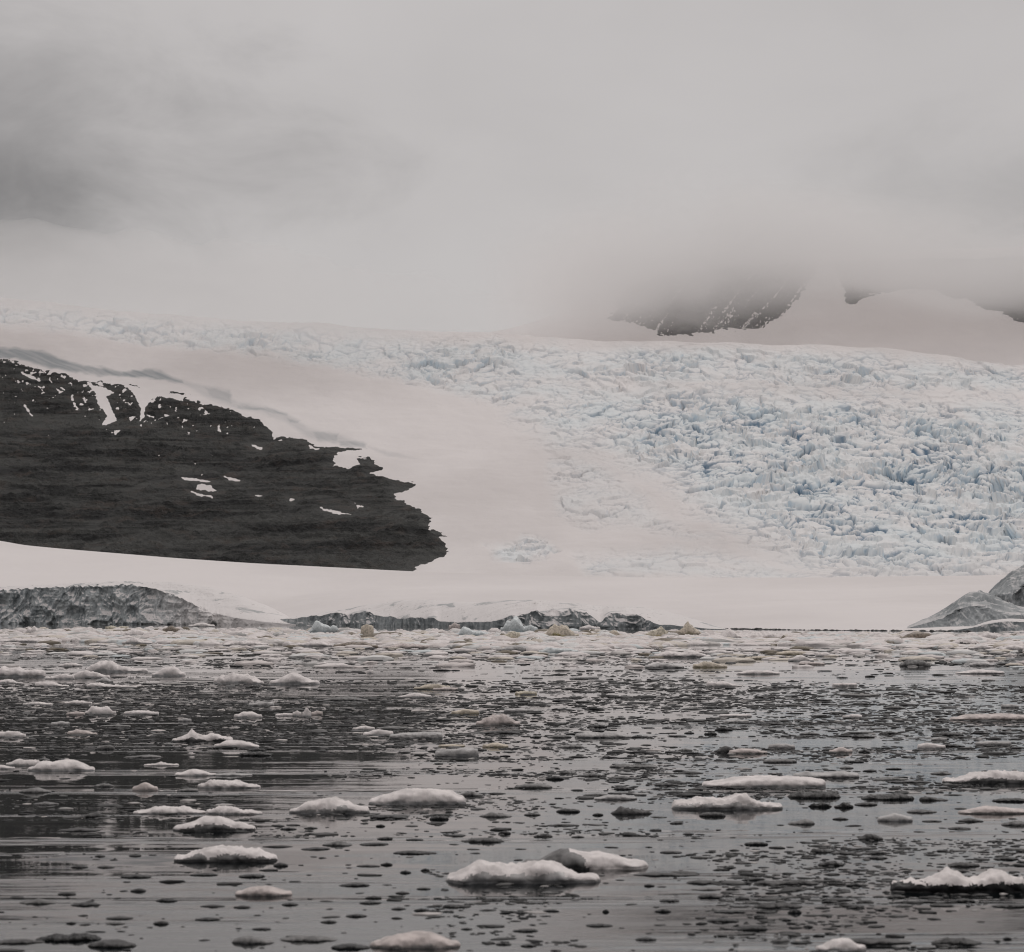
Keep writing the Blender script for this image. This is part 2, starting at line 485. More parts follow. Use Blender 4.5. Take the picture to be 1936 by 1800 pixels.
M_rock = mat_rock('dark_rock', C(0.019, 0.0195, 0.020), C(0.070, 0.071, 0.068), C(0.098, 0.077, 0.066))
rock = tag(build_rock('rock_hill', np.linspace(-420, 900, 980), np.linspace(0.0, 0.93, 620), glac_base, ROCK, PATCHES,
           lambda X, Y: snow_relief(X, Y), M_rock, speckle, 300),
           'dark bare rock hillside streaked with snow patches', kind='structure')

# --- the far mountain, its head in cloud
def far_base(U, T):
    Y = 3640 + T * 800
    p0 = 780.0; p1 = scurve([(-600, 690), (600, 670), (1000, 625), (1150, 548), (1250, 502), (1500, 488), (1750, 468), (1936, 468), (2500, 455)], U, 40)
    return Y + 0 * U, p0 + (p1 - p0) * T
def far_relief(X, Y):
    return fbm(X / 420, Y / 420, 211, 3) * 14 + fbm(X / 90, Y / 120, 212, 3) * 1.5
def build_far():
    U, T = np.meshgrid(np.linspace(-600, 2540, 500), np.linspace(0, 1, 200))
    Y, py = far_base(U, T); V = P3(U, Y, py)
    V[..., 2] += far_relief(V[..., 0], Y)
    tail = []
    for dy, dz in ((60, -10), (200, -60), (600, -300), (900, -700)):
        b = V[-1].copy(); b[:, 1] += dy; b[:, 2] += dz; tail.append(b)
    return link('mountain', grid_mesh('mountain', np.concatenate([V, np.array(tail)], 0)), M_snow)
far = tag(build_far(), 'snowy mountain behind the icefall with its top in cloud', kind='structure')

NUN = [(1150, 604), (1171, 612), (1195, 611), (1244, 628), (1279, 632), (1328, 628), (1363, 622), (1407, 622), (1434, 617), (1478, 597), (1489, 581), (1516, 556), (1540, 520), (1560, 440), (1250, 440), (1215, 500), (1180, 560)]
NUN2 = [(1592, 535), (1596, 552), (1600, 574), (1612, 576), (1640, 562), (1700, 548), (1760, 552), (1800, 566), (1830, 566), (1860, 585), (1898, 597), (1925, 612), (1960, 625), (2300, 640), (2300, 380), (1600, 380), (1575, 500)]
def nun_snow(U, py):
    a = (fbm((U + py * 0.9) / 14, (py) / 70, 231, 4) ) * 1.0     # leaning snow chutes
    b = fbm(U / 6, py / 6, 233, 3)
    c_ = fbm(U / 3.2, py / 3.2, 235, 3)
    low = sstep(560, 610, py)
    return (0.31 - 0.8 * a - 0.35 * b - c_ * 0.6 * low) * 22
M_far_rock = mat_rock('far_rock', C(0.05, 0.05, 0.05), C(0.10, 0.098, 0.096), C(0.105, 0.1, 0.094), 0.02, 0.05)
nun = tag(build_rock('rock_outcrop', np.linspace(1120, 1580, 620), np.linspace(0.28, 1, 420), far_base, NUN, [], far_relief, M_far_rock, nun_snow, 400),
          'dark rock outcrop dusted with snow, vanishing into cloud above the icefall', kind='structure')
nun2 = tag(build_rock('rock_ridge', np.linspace(1560, 2300, 500), np.linspace(0.3, 1, 300), far_base, NUN2, [], far_relief, M_far_rock,
           lambda U, py: (0.5 - fbm(U / 20, py / 9, 243, 4)) * 22, 500),
           'dim rock ridge half lost in cloud at the upper right', kind='structure')

# --- low cloud wrapped round the mountain
def build_cloud():
    x0, x1, y0, y1, z0, z1 = -150.0, 1650.0, 3750.0, 4560.0, 400.0, 790.0
    # lumpy closed hull; the density dies out before reaching it
    U, Vv = np.meshgrid(np.linspace(0, 2 * np.pi, 97)[:-1], np.linspace(0.02, np.pi - 0.02, 40))
    n = 1 + fbm(np.cos(U) * 2 + 5, Vv * 2, 251, 3) * 0.05
    def se(c): return np.sign(c) * np.abs(c) ** 0.45
    X = (x0 + x1) / 2 + (x1 - x0) / 2 * n * se(np.cos(U)) * se(np.sin(Vv))
    Y = (y0 + y1) / 2 + (y1 - y0) / 2 * n * se(np.sin(U)) * se(np.sin(Vv))
    Z = (z0 + z1) / 2 + (z1 - z0) / 2 * n * se(np.cos(Vv))
    V = np.stack([X, Y, Z], -1)[::-1]
    me = grid_mesh('cloud', V, True, closed_u=True)
    bm_caps(me, len(V), 96)
    t = NT('cloud'); t.t.nodes.remove(t.p)
    pv = t.t.nodes.new('ShaderNodeVolumePrincipled')
    pos = t.coord((1, 1, 1), world=True)
    sp = t.t.nodes.new('ShaderNodeSeparateXYZ'); t.set(sp.inputs[0], pos)
    x, y, z = sp.outputs
    # the cloud's underside, lower on the left, and its soft ragged edge
    n1 = t.noise(t.vmath('MULTIPLY', pos, (0.0034, 0.0022, 0.008)), 1, 6, 0.62, 0.5)
    nn = t.math('MULTIPLY', t.math('SUBTRACT', n1, 0.5), 240.0)
    cr = t.t.nodes.new('ShaderNodeFloatCurve'); cm = cr.mapping; c = cm.curves[0]
    pts = CLOUD_BASE
    while len(c.points) < len(pts): c.points.new(0.5, 0.5)
    for k, (px, py) in enumerate(pts):
        X_ = (px - 968) / F * 3950
        c.points[k].location = ((X_ + 2300) / 4600, (HC + 3950 * (VH - py) / F - 400) / 400)
    cm.update()
    t.set(cr.inputs['Value'], t.math('DIVIDE', t.math('ADD', x, 2300.0), 4600.0))
    zb = t.math('ADD', t.math('MULTIPLY', cr.outputs[0], 400.0), 400.0)
    hgt = t.math('ADD', t.math('SUBTRACT', z, zb), nn)
    lo = t.rng(hgt, -60.0, 75.0)
    hi = t.rng(hgt, 225.0, 85.0)
    yf = t.math('MULTIPLY', t.rng(y, 3790.0, 3930.0), t.rng(y, 4520.0, 4330.0))
    xf = t.math('MULTIPLY', t.rng(x, -80.0, 200.0), t.rng(x, 1580.0, 1200.0))
    d = t.math('MULTIPLY', t.math('MULTIPLY', lo, hi), t.math('MULTIPLY', yf, xf))
    t.set(pv.inputs['Density'], t.math('MULTIPLY', d, 0.0078))
    pv.inputs['Color'].default_value = C(0.995, 0.993, 0.992)
    t.t.links.new(pv.outputs[0], t.out.inputs['Volume'])
    try: t.m.cycles.volume_step_rate = 1.0
    except Exception: pass
    o = link('cloud', me, t.m)
    return o
def bm_caps(me, rows, cols):
    import bmesh
    bm = bmesh.new(); bm.from_mesh(me); bm.verts.ensure_lookup_table()
    bm.faces.new([bm.verts[i] for i in range(cols)][::-1]); bm.faces.new([bm.verts[(rows - 1) * cols + i] for i in range(cols)])
    bmesh.ops.recalc_face_normals(bm, faces=bm.faces[:])
    bm.to_mesh(me); bm.free()
CLOUD_BASE = [(-1500, 650), (-300, 650), (0, 668), (300, 690), (600, 640), (850, 630), (1000, 620), (1150, 582), (1250, 574), (1450, 564), (1540, 562), (1600, 560), (1700, 570), (1800, 580), (1936, 598), (3400, 620)]
cloud = tag(build_cloud(), 'low grey cloud wrapped round the mountain top', 'cloud', kind='stuff')
def build_fog():
    u = np.linspace(-900, 1120, 90)
    th = np.linspace(0, 2 * np.pi, 33)[:-1]
    tp = np.clip(np.sin(np.linspace(0.01, np.pi - 0.01, 90)) * 1.25, 0, 1)
    Yc = 3310.0
    cz = HC + Yc * (VH - (scurve(GTOP, u, 20) - 40 + fbm(u / 150, u * 0, 261, 3) * 30)) / F
    rz = 76 * tp * (1 + fbm(u / 120, u * 0 + 4, 262, 3) * 0.4); ry = 165 * tp
    Y = Yc + np.cos(th)[None, :] * ry[:, None]
    Z = cz[:, None] + np.sin(th)[None, :] * rz[:, None]
    X = ((u - 968) / F * Yc)[:, None] + 0 * Y
    me = grid_mesh('cloud', np.stack([X, Y, Z], -1), True, closed_u=True)
    bm_caps(me, 90, 32)
    t = NT('thin_cloud'); t.t.nodes.remove(t.p)
    pv = t.t.nodes.new('ShaderNodeVolumePrincipled')
    pv.inputs['Density'].default_value = 0.0027; pv.inputs['Color'].default_value = C(0.995, 0.993, 0.992)
    t.t.links.new(pv.outputs[0], t.out.inputs['Volume'])
    return link('cloud', me, t.m)
fog = tag(build_fog(), 'thin pale cloud lying along the upper edge of the glacier', 'cloud', kind='stuff')

# ---------------------------------------------------------------- water
def mat_water():
    t = NT('sea_water')
    pos = t.coord((1, 1, 0), world=True)
    # calm slicks and ruffled lanes
    lanes = t.noise(t.vmath('MULTIPLY', pos, (0.010, 0.035, 0)), 1, 4, 0.55, 0.5)
    lane = t.rng(lanes, 0.44, 0.58, 0.08, 1.0)
    w2 = t.noise(t.vmath('MULTIPLY', pos, (1.2, 2.6, 0)), 1, 3, 0.5)
    w1 = t.noise(t.vmath('MULTIPLY', pos, (0.16, 0.62, 0)), 1, 3, 0.55)
    w0 = t.noise(t.vmath('MULTIPLY', pos, (0.022, 0.14, 0)), 1, 3, 0.5, 0.4)
    st_ = t.noise(t.vmath('MULTIPLY', pos, (0.016, 0.17, 0)), 1, 4, 0.55, 0.8)
    h = t.math('ADD', t.math('MULTIPLY', w1, 0.036), t.math('MULTIPLY', w2, 0.004))
    h = t.math('MULTIPLY', h, lane)
    h = t.math('ADD', h, t.math('MULTIPLY', w0, 0.075))
    h = t.math('ADD', h, t.math('MULTIPLY', t.rng(st_, 0.54, 0.76), 0.10))
    b = t.bump(h, 1.0, 0.5)
    t.p.inputs['IOR'].default_value = 1.333
    t.p.inputs['Specular Tint'].default_value = C(0.92, 0.965, 1.0)
    return t.fin(C(0.004, 0.006, 0.007), 0.02, b, 0.5)
def build_water():
    xs = np.array([-30000, -4000, -800, 0, 800, 4000, 30000.0]); ys = np.array([-3000, 20, 200, 800, 3000, 9000, 50000.0])
    X, Y = np.meshgrid(xs, ys)
    return link('water', grid_mesh('water', np.stack([X, Y, 0 * X], -1)), mat_water())
water = tag(build_water(), 'calm dark sea water full of floating ice', kind='structure')
FLOES = '''
-25 80 1280 W s 8 12 22 14 17 18 10 11 11 10 |white floe with two knobby horns on a flat slab, floating toward the rocky hillside|the two-horned white floe
108 154 1260 W d 3 6 7 7 4
159 275 1271 W r 8 16 20 22 22 22 13 11 8 4 5 5 3 |white arched floe with a dark hollow under its blocky crest|the hollow arched floe
132 205 1282 W r 6 11 12 17 12 10 8 7 4
83 138 1284 W r 3 6 9 10 8
180 213 1290 L d 4 8 11 7 3
285 349 1278 W d 2 8 13 17 18 18 13 6 |smooth white humped floe with a steep end, floating alone before the ice cliff|the humped white floe
-10 39 1292 W r 5 7 8 5 2
64 128 1298 W r 9 9 8 7 4 2
162 255 1300 W r 8 9 8 5 4 4 3 3
402 496 1293 W r 10 16 15 20 21 18 16 19 14 10 5 |lumpy white floe with two ridges, beside the cone-shaped floe|the two-ridged white floe
508 602 1294 W d 2 7 13 17 23 22 15 10 5 1 |cone-shaped white floe with evenly sloping sides|the cone-shaped floe
596 628 1257 W d 3 5 3
694 706 1273 W d 5 7 5
229 286 1217 W r 3 9 12 8 4 2
4 90 1214 W r 3 6 7 6 7 6 7 5 4
167 205 1221 W d 3 5 3
186 280 1204 W r 8 11 8 8 10 14 14 8
198 242 1191 Y r 7 8 5 6 7 |yellow-stained ice block sitting just behind the white pack before the cliff|the yellow-stained block
306 339 1197 N d 8 13 14 8 |brown rounded ice block at the far edge of the white pack|the brown rounded block
355 405 1185 W d 3 6 8 6 3
42 80 1199 W r 5 15 10 14 8 4
580 650 1198 B r 4 14 24 25 20 18 17 10 16 14 7 4 |pale blue ice chunk with a round dome and small peaks, rising from the white pack|the pale blue domed chunk
682 706 1207 E s 22 26 26 24 |beige mushroom-shaped ice block on a pedestal in the white pack|the beige mushroom block
676 722 1211 E d 5 7 7 4
629 714 1224 N d 5 9 11 11 10 4 |long low brownish-grey floe along the front of the white pack|the long brownish floe
545 630 1222 W r 3 5 7 10 10 8 4
722 810 1226 P r 3 7 10 9 8 6
420 507 1221 W r 4 8 10 9 7 5
424 456 1227 W d 4 6 4
551 596 1230 W d 3 5 5 3
946 1017 1197 B r 8 20 22 33 30 22 12 13 13 8 |tallest pale blue-white pinnacle of ice in the white pack|the tall pale pinnacle
950 984 1211 Y d 10 16 17 15 |yellow-stained rounded ice block in front of the tall pale pinnacle|the yellow rounded block
1026 1095 1206 E r 8 18 25 22 25 22 14 6 |cream jagged ice block with an olive-stained base in the white pack|the cream jagged block
1034 1070 1207 O d 5 11 10 6
858 930 1203 B r 6 18 14 10 11 9 5 |blue-tinted wedge of ice among white rubble, near the tall pale pinnacle|the blue wedge
848 870 1190 P d 8 14 9
1145 1178 1206 E r 6 14 15 12 5
1100 1138 1204 E s 7 8 7
1044 1072 1224 G d 6 10 11 8
937 1020 1231 L d 4 7 9 12 9 7 4
1018 1094 1236 B s 5 12 12 10 9 9 10 5 |bluish-white slab with a hollowed side at the front of the white pack|the bluish-white slab
1093 1170 1234 W r 7 8 8 7 10 11 6
830 880 1227 L d 3 7 8 9 6
852 891 1233 G s 4 5 4
1096 1135 1191 W r 6 9 8 5
1277 1332 1203 E r 4 12 20 29 20 14 12 5 |greyish cream ice peak with a sharp tip, standing in the white pack|the cream peak
1218 1264 1207 Y r 6 14 16 20 22 14 |pale yellow lumpy ice heap standing in the white pack|the pale yellow heap
1353 1480 1209 W r 4 12 20 12 7 7 9 12 10 14 15 8 |long bluish-white floe with a pointed fin at one end|the long finned floe
1487 1512 1218 N d 6 9 6
1580 1593 1218 N d 6 9 7
1469 1525 1238 E d 5 8 8 6
1238 1345 1243 W d 6 9 13 11 9 8 13 14 10 7 3 |long white floe with two smooth humps, just off the front of the pack|the twin-humped long floe
1332 1387 1236 W d 4 7 7 5
1351 1395 1245 L d 4 7 7 4
1410 1475 1246 E d 4 6 6 5
1492 1540 1250 W d 5 10 12 8 3
1543 1590 1241 W r 7 7 4 3
1220 1294 1263 L d 5 9 10 8 4
1311 1376 1262 E d 6 12 11 8 4 |cream rounded floe with a tan tail, floating in open grey water|the cream rounded floe
1394 1475 1275 W s 3 7 8 7 7 7 3 |long straight white floe, low and even, on open grey water under the icefall|the long even floe
1512 1560 1257 P s 4 5 5 4
1337 1404 1298 W r 10 8 10 8 4 2
1575 1621 1297 W s 5 6 6 6
1701 1776 1211 N s 4 11 15 16 16 14 8 |large brownish-grey tilted slab lying on the white pack|the brownish tilted slab
1798 1848 1221 S r 7 12 13 11
1844 1906 1211 W r 10 14 14 12 7
1877 1898 1213 N d 6 8 6
1891 1945 1230 W d 5 9 11 9 6
1831 1880 1227 W d 3 7 8 5
1704 1762 1260 G d 10 19 21 18 20 17 8 |grey double-domed ice chunk, tallest thing in the open water before the pack|the grey double-domed chunk
1811 1902 1274 W d 3 6 8 8 7 5 |thin white floe with tapering ends near the grey double-domed chunk|the thin tapering floe
1825 1883 1259 L d 4 7 7 4
1670 1697 1221 G d 5 8 6
1096 1132 1283 L d 3 5 4
1077 1113 1284 G s 4 5 5
987 1026 1283 L s 3 3 3
782 851 1303 E r 4 9 10 10 6 |beige lumpy floe with a grey tail, at the edge of the dark reflection|the beige lumpy floe
818 865 1305 P d 4 6 5
752 815 1319 W d 3 7 9 8 5
974 1015 1313 Y r 5 7 6 6 |small yellowish floe among dark fragments|the yellowish floe
41 97 1333 W r 3 6 6 5 3
120 172 1331 W r 4 7 6 4
159 217 1350 W r 5 14 15 13 11 14 12 5 |crown-shaped white floe with spiky rim, on the dark reflection|the crown-shaped floe
124 159 1352 P d 5 7 6
232 298 1351 W r 6 8 8 8 5
336 361 1364 L d 4 7 5
95 130 1371 L d 5 8 6
187 244 1374 G s 4 5 5 4
-15 46 1394 W r 10 11 12 12 8 |thick white floe with a ragged top, cut by the picture edge|the thick ragged floe
125 181 1389 P d 6 10 9 7 3
323 437 1403 S r 3 9 13 24 13 12 10 14 13 10 5 |grey and white floe with a single sharp horn|the single-horned floe
233 275 1385 D d 5 8 6
182 215 1417 G s 11 13 12
18 45 1420 G d 5 8 5
441 494 1357 W d 6 11 12 11 6 |smooth white oval floe with a grey underside on dark water|the smooth oval floe
553 570 1354 W d 8 11 7
571 588 1355 W d 9 18 17 9 |upright white egg-shaped lump of ice with its mirror image below|the egg-shaped lump
588 610 1352 P d 6 9 7
520 553 1354 W r 4 6 5
469 517 1335 L d 6 9 8
608 696 1325 G d 4 8 9 13 9 7 4
666 708 1380 W d 4 8 8 5
686 743 1391 W d 6 11 12 11 9
736 835 1397 L s 8 11 11 12 13 13 12 |long flat-topped greyish-white slab with a squared end|the long flat-topped slab
710 772 1378 G d 4 8 7 4
402 488 1413 W d 5 12 14 14 12 9 4 |broad smooth white floe touching a dark ragged chunk|the broad smooth floe
449 512 1429 D r 9 8 9 11 10 6
587 627 1399 G r 4 7 7 4
466 503 1420 D r 5 8 6
853 905 1350 E s 5 9 9 7 |beige flat-topped block on grey water|the beige flat block
900 983 1371 P r 6 11 14 18 21 23 16 11 6 |faceted pinkish ice chunk with a sloping back and grey shoulder|the faceted pinkish chunk
953 1023 1346 L s 5 7 6 4
912 961 1413 E d 5 9 9 5
822 904 1430 L s 9 13 12 13 16 17 15 |smooth greyish-white block with a notched top and rounded end|the notched block
916 984 1388 D s 7 10 9 8
1088 1199 1395 L d 8 12 11 9 10 11 6 2 |long pale grey floe with a pointed end|the long pale pointed floe
1034 1081 1395 G d 4 9 9 7
1054 1104 1414 G d 4 9 10 9 6
1110 1148 1376 D d 7 9 8
829 879 1412 E s 4 5 4
1002 1023 1395 D d 4 6 5
1040 1076 1380 L s 3 4 4
1120 1143 1383 D d 4 5 4
1361 1422 1355 W s 4 5 5 5 |thin straight white floe among crowded dark fragments|the thin straight floe
1372 1417 1366 L d 4 6 5
1352 1386 1381 D r 6 10 9 5
1350 1391 1423 H d 5 13 19 18 10 |grey-brown rounded ice dome behind a pinkish flat floe|the grey-brown dome
1380 1452 1425 P s 6 10 10 9 8 4 |pinkish-white flat floe lapping the grey-brown dome|the pinkish flat floe
1454 1504 1415 L s 7 9 9 9 6
1513 1551 1389 G r 5 7 5
1332 1356 1389 D r 5 8 8
1294 1313 1387 D d 4 5 4
1283 1310 1420 G d 5 8 5
1322 1367 1339 D d 4 6 6
1291 1330 1341 G d 4 6 4
1250 1272 1339 G d 5 8 5
1429 1483 1370 D r 4 7 5
1512 1536 1366 G d 4 6 4
1591 1668 1316 G d 7 8 6 5 6 5
1594 1631 1357 W d 4 7 6
1672 1714 1340 G d 5 9 9 4
1803 1945 1362 P d 5 10 12 11 12 13 13 11 |wide pinkish-grey low floe among crowded dark fragments|the wide pinkish floe
1894 1927 1338 L s 6 7 5
1612 1655 1395 D s 9 6 6 6 5
1664 1701 1388 D r 5 8 6
1767 1824 1391 D r 5 10 9 8 8
1848 1914 1409 L s 6 8 8 7 7 |straight-edged pale grey slab floating alone|the straight-edged slab
1737 1789 1415 W s 8 11 9 7 5
1780 1827 1412 K d 7 9 6 6 3
1569 1613 1423 P d 5 10 10 6
1624 1646 1423 D d 6 9 6
1654 1692 1369 D s 4 4 4
1761 1791 1400 L s 4 6 5
49 173 1458 W d 7 17 19 16 20 22 22 19 13 5 |big plump white floe with two swelling humps on dark water|the big plump floe
9 72 1448 W r 6 12 11 12 12
-20 26 1454 W d 6 8 4
68 93 1438 G d 5 8 5
232 302 1433 G d 3 5 8 9 7
271 336 1448 W r 3 4 8 4 3
329 407 1467 W d 5 12 13 9 4
405 475 1467 L d 4 6 4 3
249 297 1495 P d 7 13 15 13 7 |small pinkish rounded lump over its own reflection on dark water|the pinkish lump
372 489 1490 W r 8 15 16 15 14 15 11 7 4 |long white snowy floe with a smaller grey floe against its end|the long snowy floe
333 374 1496 G d 5 9 7
34 93 1499 G s 8 15 14 7 |dim grey glassy block in the darkest water|the dim glassy block
176 214 1488 G d 6 12 7
249 385 1539 W r 3 8 14 14 13 12 15 9 5 |white elongated floe with a frayed tail at both ends|the frayed floe
387 493 1540 W r 8 15 16 15 12 8 8 4 |white floe with a thick blunt head and thin tail|the blunt-headed floe
324 478 1572 S d 8 14 20 29 27 29 24 17 14 8 |grey floe topped by two bright round snow domes|the two-domed snowy floe
108 186 1572 H d 6 10 10 6
155 200 1546 H d 8 15 16 8
60 108 1522 G d 6 10 6
546 695 1538 S r 9 18 24 27 28 31 26 24 14 9 |ragged floe with layered crumbly snow over grey ice|the layered crumbly floe
697 878 1521 W d 9 17 20 26 31 30 29 30 29 27 24 14 |great smooth white floe with a rounded end, longest at the reflection's edge|the great smooth floe
868 914 1505 G d 8 14 12 5
698 771 1548 K d 9 11 10 9 6
812 848 1550 K d 9 12 10
906 968 1545 G d 5 12 14 9 9 5
608 665 1599 G d 3 9 13 12 6 |grey lens-shaped ice piece among small black specks|the grey lens-shaped piece
871 953 1593 H r 5 11 12 13 13 8 |dark grey flat chunk with a crumbled edge above the large snowy floe|the dark flat chunk
942 966 1577 K d 7 9 7
529 560 1569 K d 5 7 5
574 600 1567 K d 4 6 4
568 623 1607 D d 5 8 6
710 728 1563 K d 5 7 5
767 800 1589 K s 4 5 4
679 734 1598 D r 5 7 6
712 742 1587 D d 5 7 7
743 826 1615 D r 7 10 7 6
1154 1244 1452 G r 9 11 8 8 9 9 |grey angular bar of ice with lumpy ends|the angular grey bar
973 1044 1490 G s 6 11 13 13 8 |grey flat ice piece narrowing to a point at its waterline|the grey tapered piece
1032 1067 1474 K d 7 11 8
1092 1138 1468 H r 4 8 7
1152 1213 1473 H d 5 8 6 4
1124 1205 1512 L s 4 8 9 9 8 4 |thin pale disc-like floe behind a dark grey hump|the pale disc-like floe
1103 1150 1505 H d 5 7 6
1156 1234 1540 H r 9 23 18 13 14 14 7 |dark grey hump with a peaked end and low shoulder|the dark peaked hump
1052 1097 1536 K d 8 11 9 9
1275 1482 1531 S r 15 17 22 22 20 24 30 29 18 12 8 |long snowy floe with a ragged crest and dirty grey base|the long ragged floe
1323 1373 1544 H d 10 13 13 12
1334 1564 1489 W s 5 11 17 20 21 22 22 21 20 19 15 |longest clean white floe with a flat even top and blunt end|the longest clean floe
1307 1342 1494 H d 6 8 7
1238 1283 1486 D d 6 9 6
1161 1196 1493 D d 6 8 7
1249 1290 1613 D s 5 6 5
1409 1453 1598 K s 8 9 9 |black capsule-shaped ice piece with rounded ends|the black capsule
1009 1045 1583 D r 6 10 8
1080 1105 1584 D d 4 6 5
1032 1096 1562 D d 4 6 5 4
1120 1141 1542 K d 5 7 6
991 1022 1542 H d 6 8 6
1267 1292 1558 K d 5 6 5
1291 1313 1578 D d 4 5 4
1445 1508 1442 G s 8 11 11 11 9 |grey drum-shaped block with a dark wet underside|the grey drum
1503 1627 1471 L d 8 13 10 10 11 13 13 10 |translucent brownish-grey floe behind the longest clean floe|the translucent floe
1493 1592 1509 H r 12 18 16 15 18 19 14 |dark grey block with pale crumbs of snow along its top|the dark crumb-topped block
1530 1574 1526 K r 7 9 12 13 8 |black pointed lump directly before the dark crumb-topped block|the black pointed lump
1578 1615 1527 K r 4 12 14 8
1632 1733 1512 H r 9 13 10 14 15 17 16 11 |dark grey ridge of ice carrying a pink snow knob|the dark knobbed ridge
1741 1795 1514 H r 12 10 5 3
1617 1661 1523 D d 6 9 7
1655 1721 1475 G d 5 8 8 5
1680 1763 1480 K s 5 6 5 4
1789 1945 1481 S r 7 9 16 22 24 23 24 22 |bright snow-topped floe with a dark wet rim, cut by the picture edge|the wet-rimmed floe
1818 1945 1539 P d 5 12 15 14 11 9 |pinkish-grey floe with a faint rise at one end, below the black mass|the pinkish-grey floe
1880 1945 1516 K r 7 9 10 10
1662 1727 1553 L d 8 12 16 13 9 |pale grey cushion-shaped floe with a dark rim|the pale cushion
1717 1775 1537 G d 8 10 9 6
1491 1542 1559 G d 3 7 12 16 13 |grey teardrop-shaped ice piece with its fat end to one side|the grey teardrop
1814 1862 1554 H d 6 11 9 4
1896 1945 1561 G d 8 13 13
1794 1838 1568 D d 5 7 5
1624 1672 1588 H d 8 15 17 15 8 |dark grey button-shaped dome alone on smooth water|the dark button dome
1745 1782 1554 K s 4 5 4
1575 1605 1550 D d 5 7 5
1869 1905 1592 K s 4 5 4
1534 1579 1612 H r 12 10 8 6
1573 1622 1615 D d 5 8 6
1632 1679 1615 D r 5 9 7
1676 1706 1455 K s 4 5 5
1761 1801 1464 G d 5 8 5
1599 1635 1441 D s 4 5 5
1588 1615 1453 G d 5 6 5
326 519 1630 S r 8 18 25 28 31 29 28 26 24 14 |boat-shaped grey floe with snow along its top|the boat-shaped floe
443 549 1694 P d 8 15 18 19 17 13 8 |pinkish-grey lens-shaped floe alone on smooth water|the pinkish lens floe
33 104 1709 G d 3 9 15 10 3
63 185 1780 K r 10 18 14 20 22 14 |black jagged ice mass beside a dark grey hump at the bottom|the black jagged mass
162 253 1792 H d 14 21 23 22 12
-20 80 1784 H d 8 12 12 7
436 516 1785 G d 17 22 20 14 8
528 636 1780 G d 10 17 16 15 13 8 |grey low floe with a dark blunt end beside a smaller grey lump|the grey low floe
225 284 1660 K d 6 9 9 7
516 544 1638 D d 8 11 8
107 142 1692 D d 6 9 7
132 165 1641 D d 5 8 5
182 215 1641 H d 5 7 5
132 187 1713 K d 6 10 9 6
293 334 1705 K d 7 10 8
357 410 1656 K d 6 8 7
450 500 1659 K r 7 9 8
367 415 1740 D d 5 8 6
288 318 1748 D d 7 11 8
198 235 1748 H d 5 7 5
198 250 1738 H d 6 9 6
124 143 1747 K d 5 7 5
245 275 1686 D d 6 10 8
377 424 1715 D d 4 7 5
440 473 1717 D d 5 8 6
532 563 1712 K d 6 8 6
605 636 1745 D d 5 8 6
476 511 1758 D s 5 6 6
178 198 1620 D d 4 6 4
845 1134 1671 S r 10 30 43 38 36 36 36 44 46 36 25 14 9 |largest snowy floe near the viewer, ragged white crest over grey ice with dark waterline|the largest snowy floe
989 1226 1644 F d 6 14 28 39 38 32 32 33 30 22 10 3 |smooth humped floe, half grey half white, just behind the largest snowy floe|the half-grey humped floe
1199 1320 1656 H s 5 10 9 8 5 3
699 868 1793 P d 8 20 27 31 31 29 22 10 |pinkish-white floe with a dark tip at the bottom edge|the bottom pinkish floe
625 700 1795 K d 12 16 14 8
871 893 1758 K d 4 6 4
969 1017 1762 K r 6 8 8
937 967 1787 K d 6 8 6
984 1015 1790 K d 6 8 6
653 693 1734 K d 6 9 6
837 891 1716 K r 9 7 4
782 812 1723 K d 6 8 7
739 767 1720 D d 5 7 5
678 721 1709 K d 6 8 6
690 721 1699 D d 5 8 6
747 774 1690 D d 5 7 5
787 814 1682 K d 5 6 5
640 698 1676 K d 6 9 8
719 742 1636 K d 5 8 6
756 777 1651 K d 6 8 6
795 812 1647 K d 5 8 6
673 719 1639 D d 5 6 5
1108 1159 1752 K r 6 8 6
1238 1270 1725 K d 6 10 8
1248 1285 1705 K s 6 7 6
1218 1238 1676 K d 6 7 5
1139 1152 1725 K d 6 8 6
1202 1242 1778 K r 6 8 6
1248 1278 1613 D d 5 6 5
974 999 1727 D d 5 6 4
1695 1945 1688 T r 16 22 20 36 44 40 25 28 44 42 28 |black-based floe bearing two rounded white snow domes|the black-based domed floe
1545 1640 1798 W d 8 20 25 22 10 |rounded white dome of ice at the very bottom edge|the bottom white dome
1568 1727 1785 H d 5 14 17 16 14 8 |long dark grey floe stretched behind the bottom white dome|the long dark floe
1766 1860 1786 H r 6 18 14 17 8
1426 1520 1717 H r 8 14 15 12 12 7
1490 1517 1727 K r 8 12 9
1429 1551 1673 H r 11 9 9 12 13 10 |dark grey long ragged raft of ice in smooth water|the dark ragged raft
1299 1363 1671 H d 8 10 9 8
1307 1365 1683 G d 5 8 6
1265 1324 1654 H d 8 11 9 7
1320 1368 1698 K d 9 11 7
1338 1399 1744 K d 8 12 12 8 |black oblong ice piece lowest among scattered specks|the black oblong
1385 1453 1759 K r 6 10 12 12
1351 1410 1726 K s 5 7 6
1426 1446 1734 K d 5 7 5
1478 1497 1741 K d 5 6 5
1519 1538 1754 K d 6 8 6
1541 1571 1718 K d 5 6 5
1554 1576 1707 K d 5 8 6
1558 1595 1669 K d 7 10 8
1600 1631 1676 K d 6 10 8
1548 1598 1637 D r 8 13 12 7
1637 1680 1624 K d 6 8 7
1663 1700 1653 K d 5 7 6
1795 1856 1639 H r 8 13 12 9
1881 1929 1626 K d 6 9 7
1678 1714 1698 D d 7 10 7
1734 1771 1706 D s 4 5 5
1800 1846 1706 K d 7 11 9
1656 1676 1722 D d 4 6 4
1605 1636 1718 K r 6 9 6
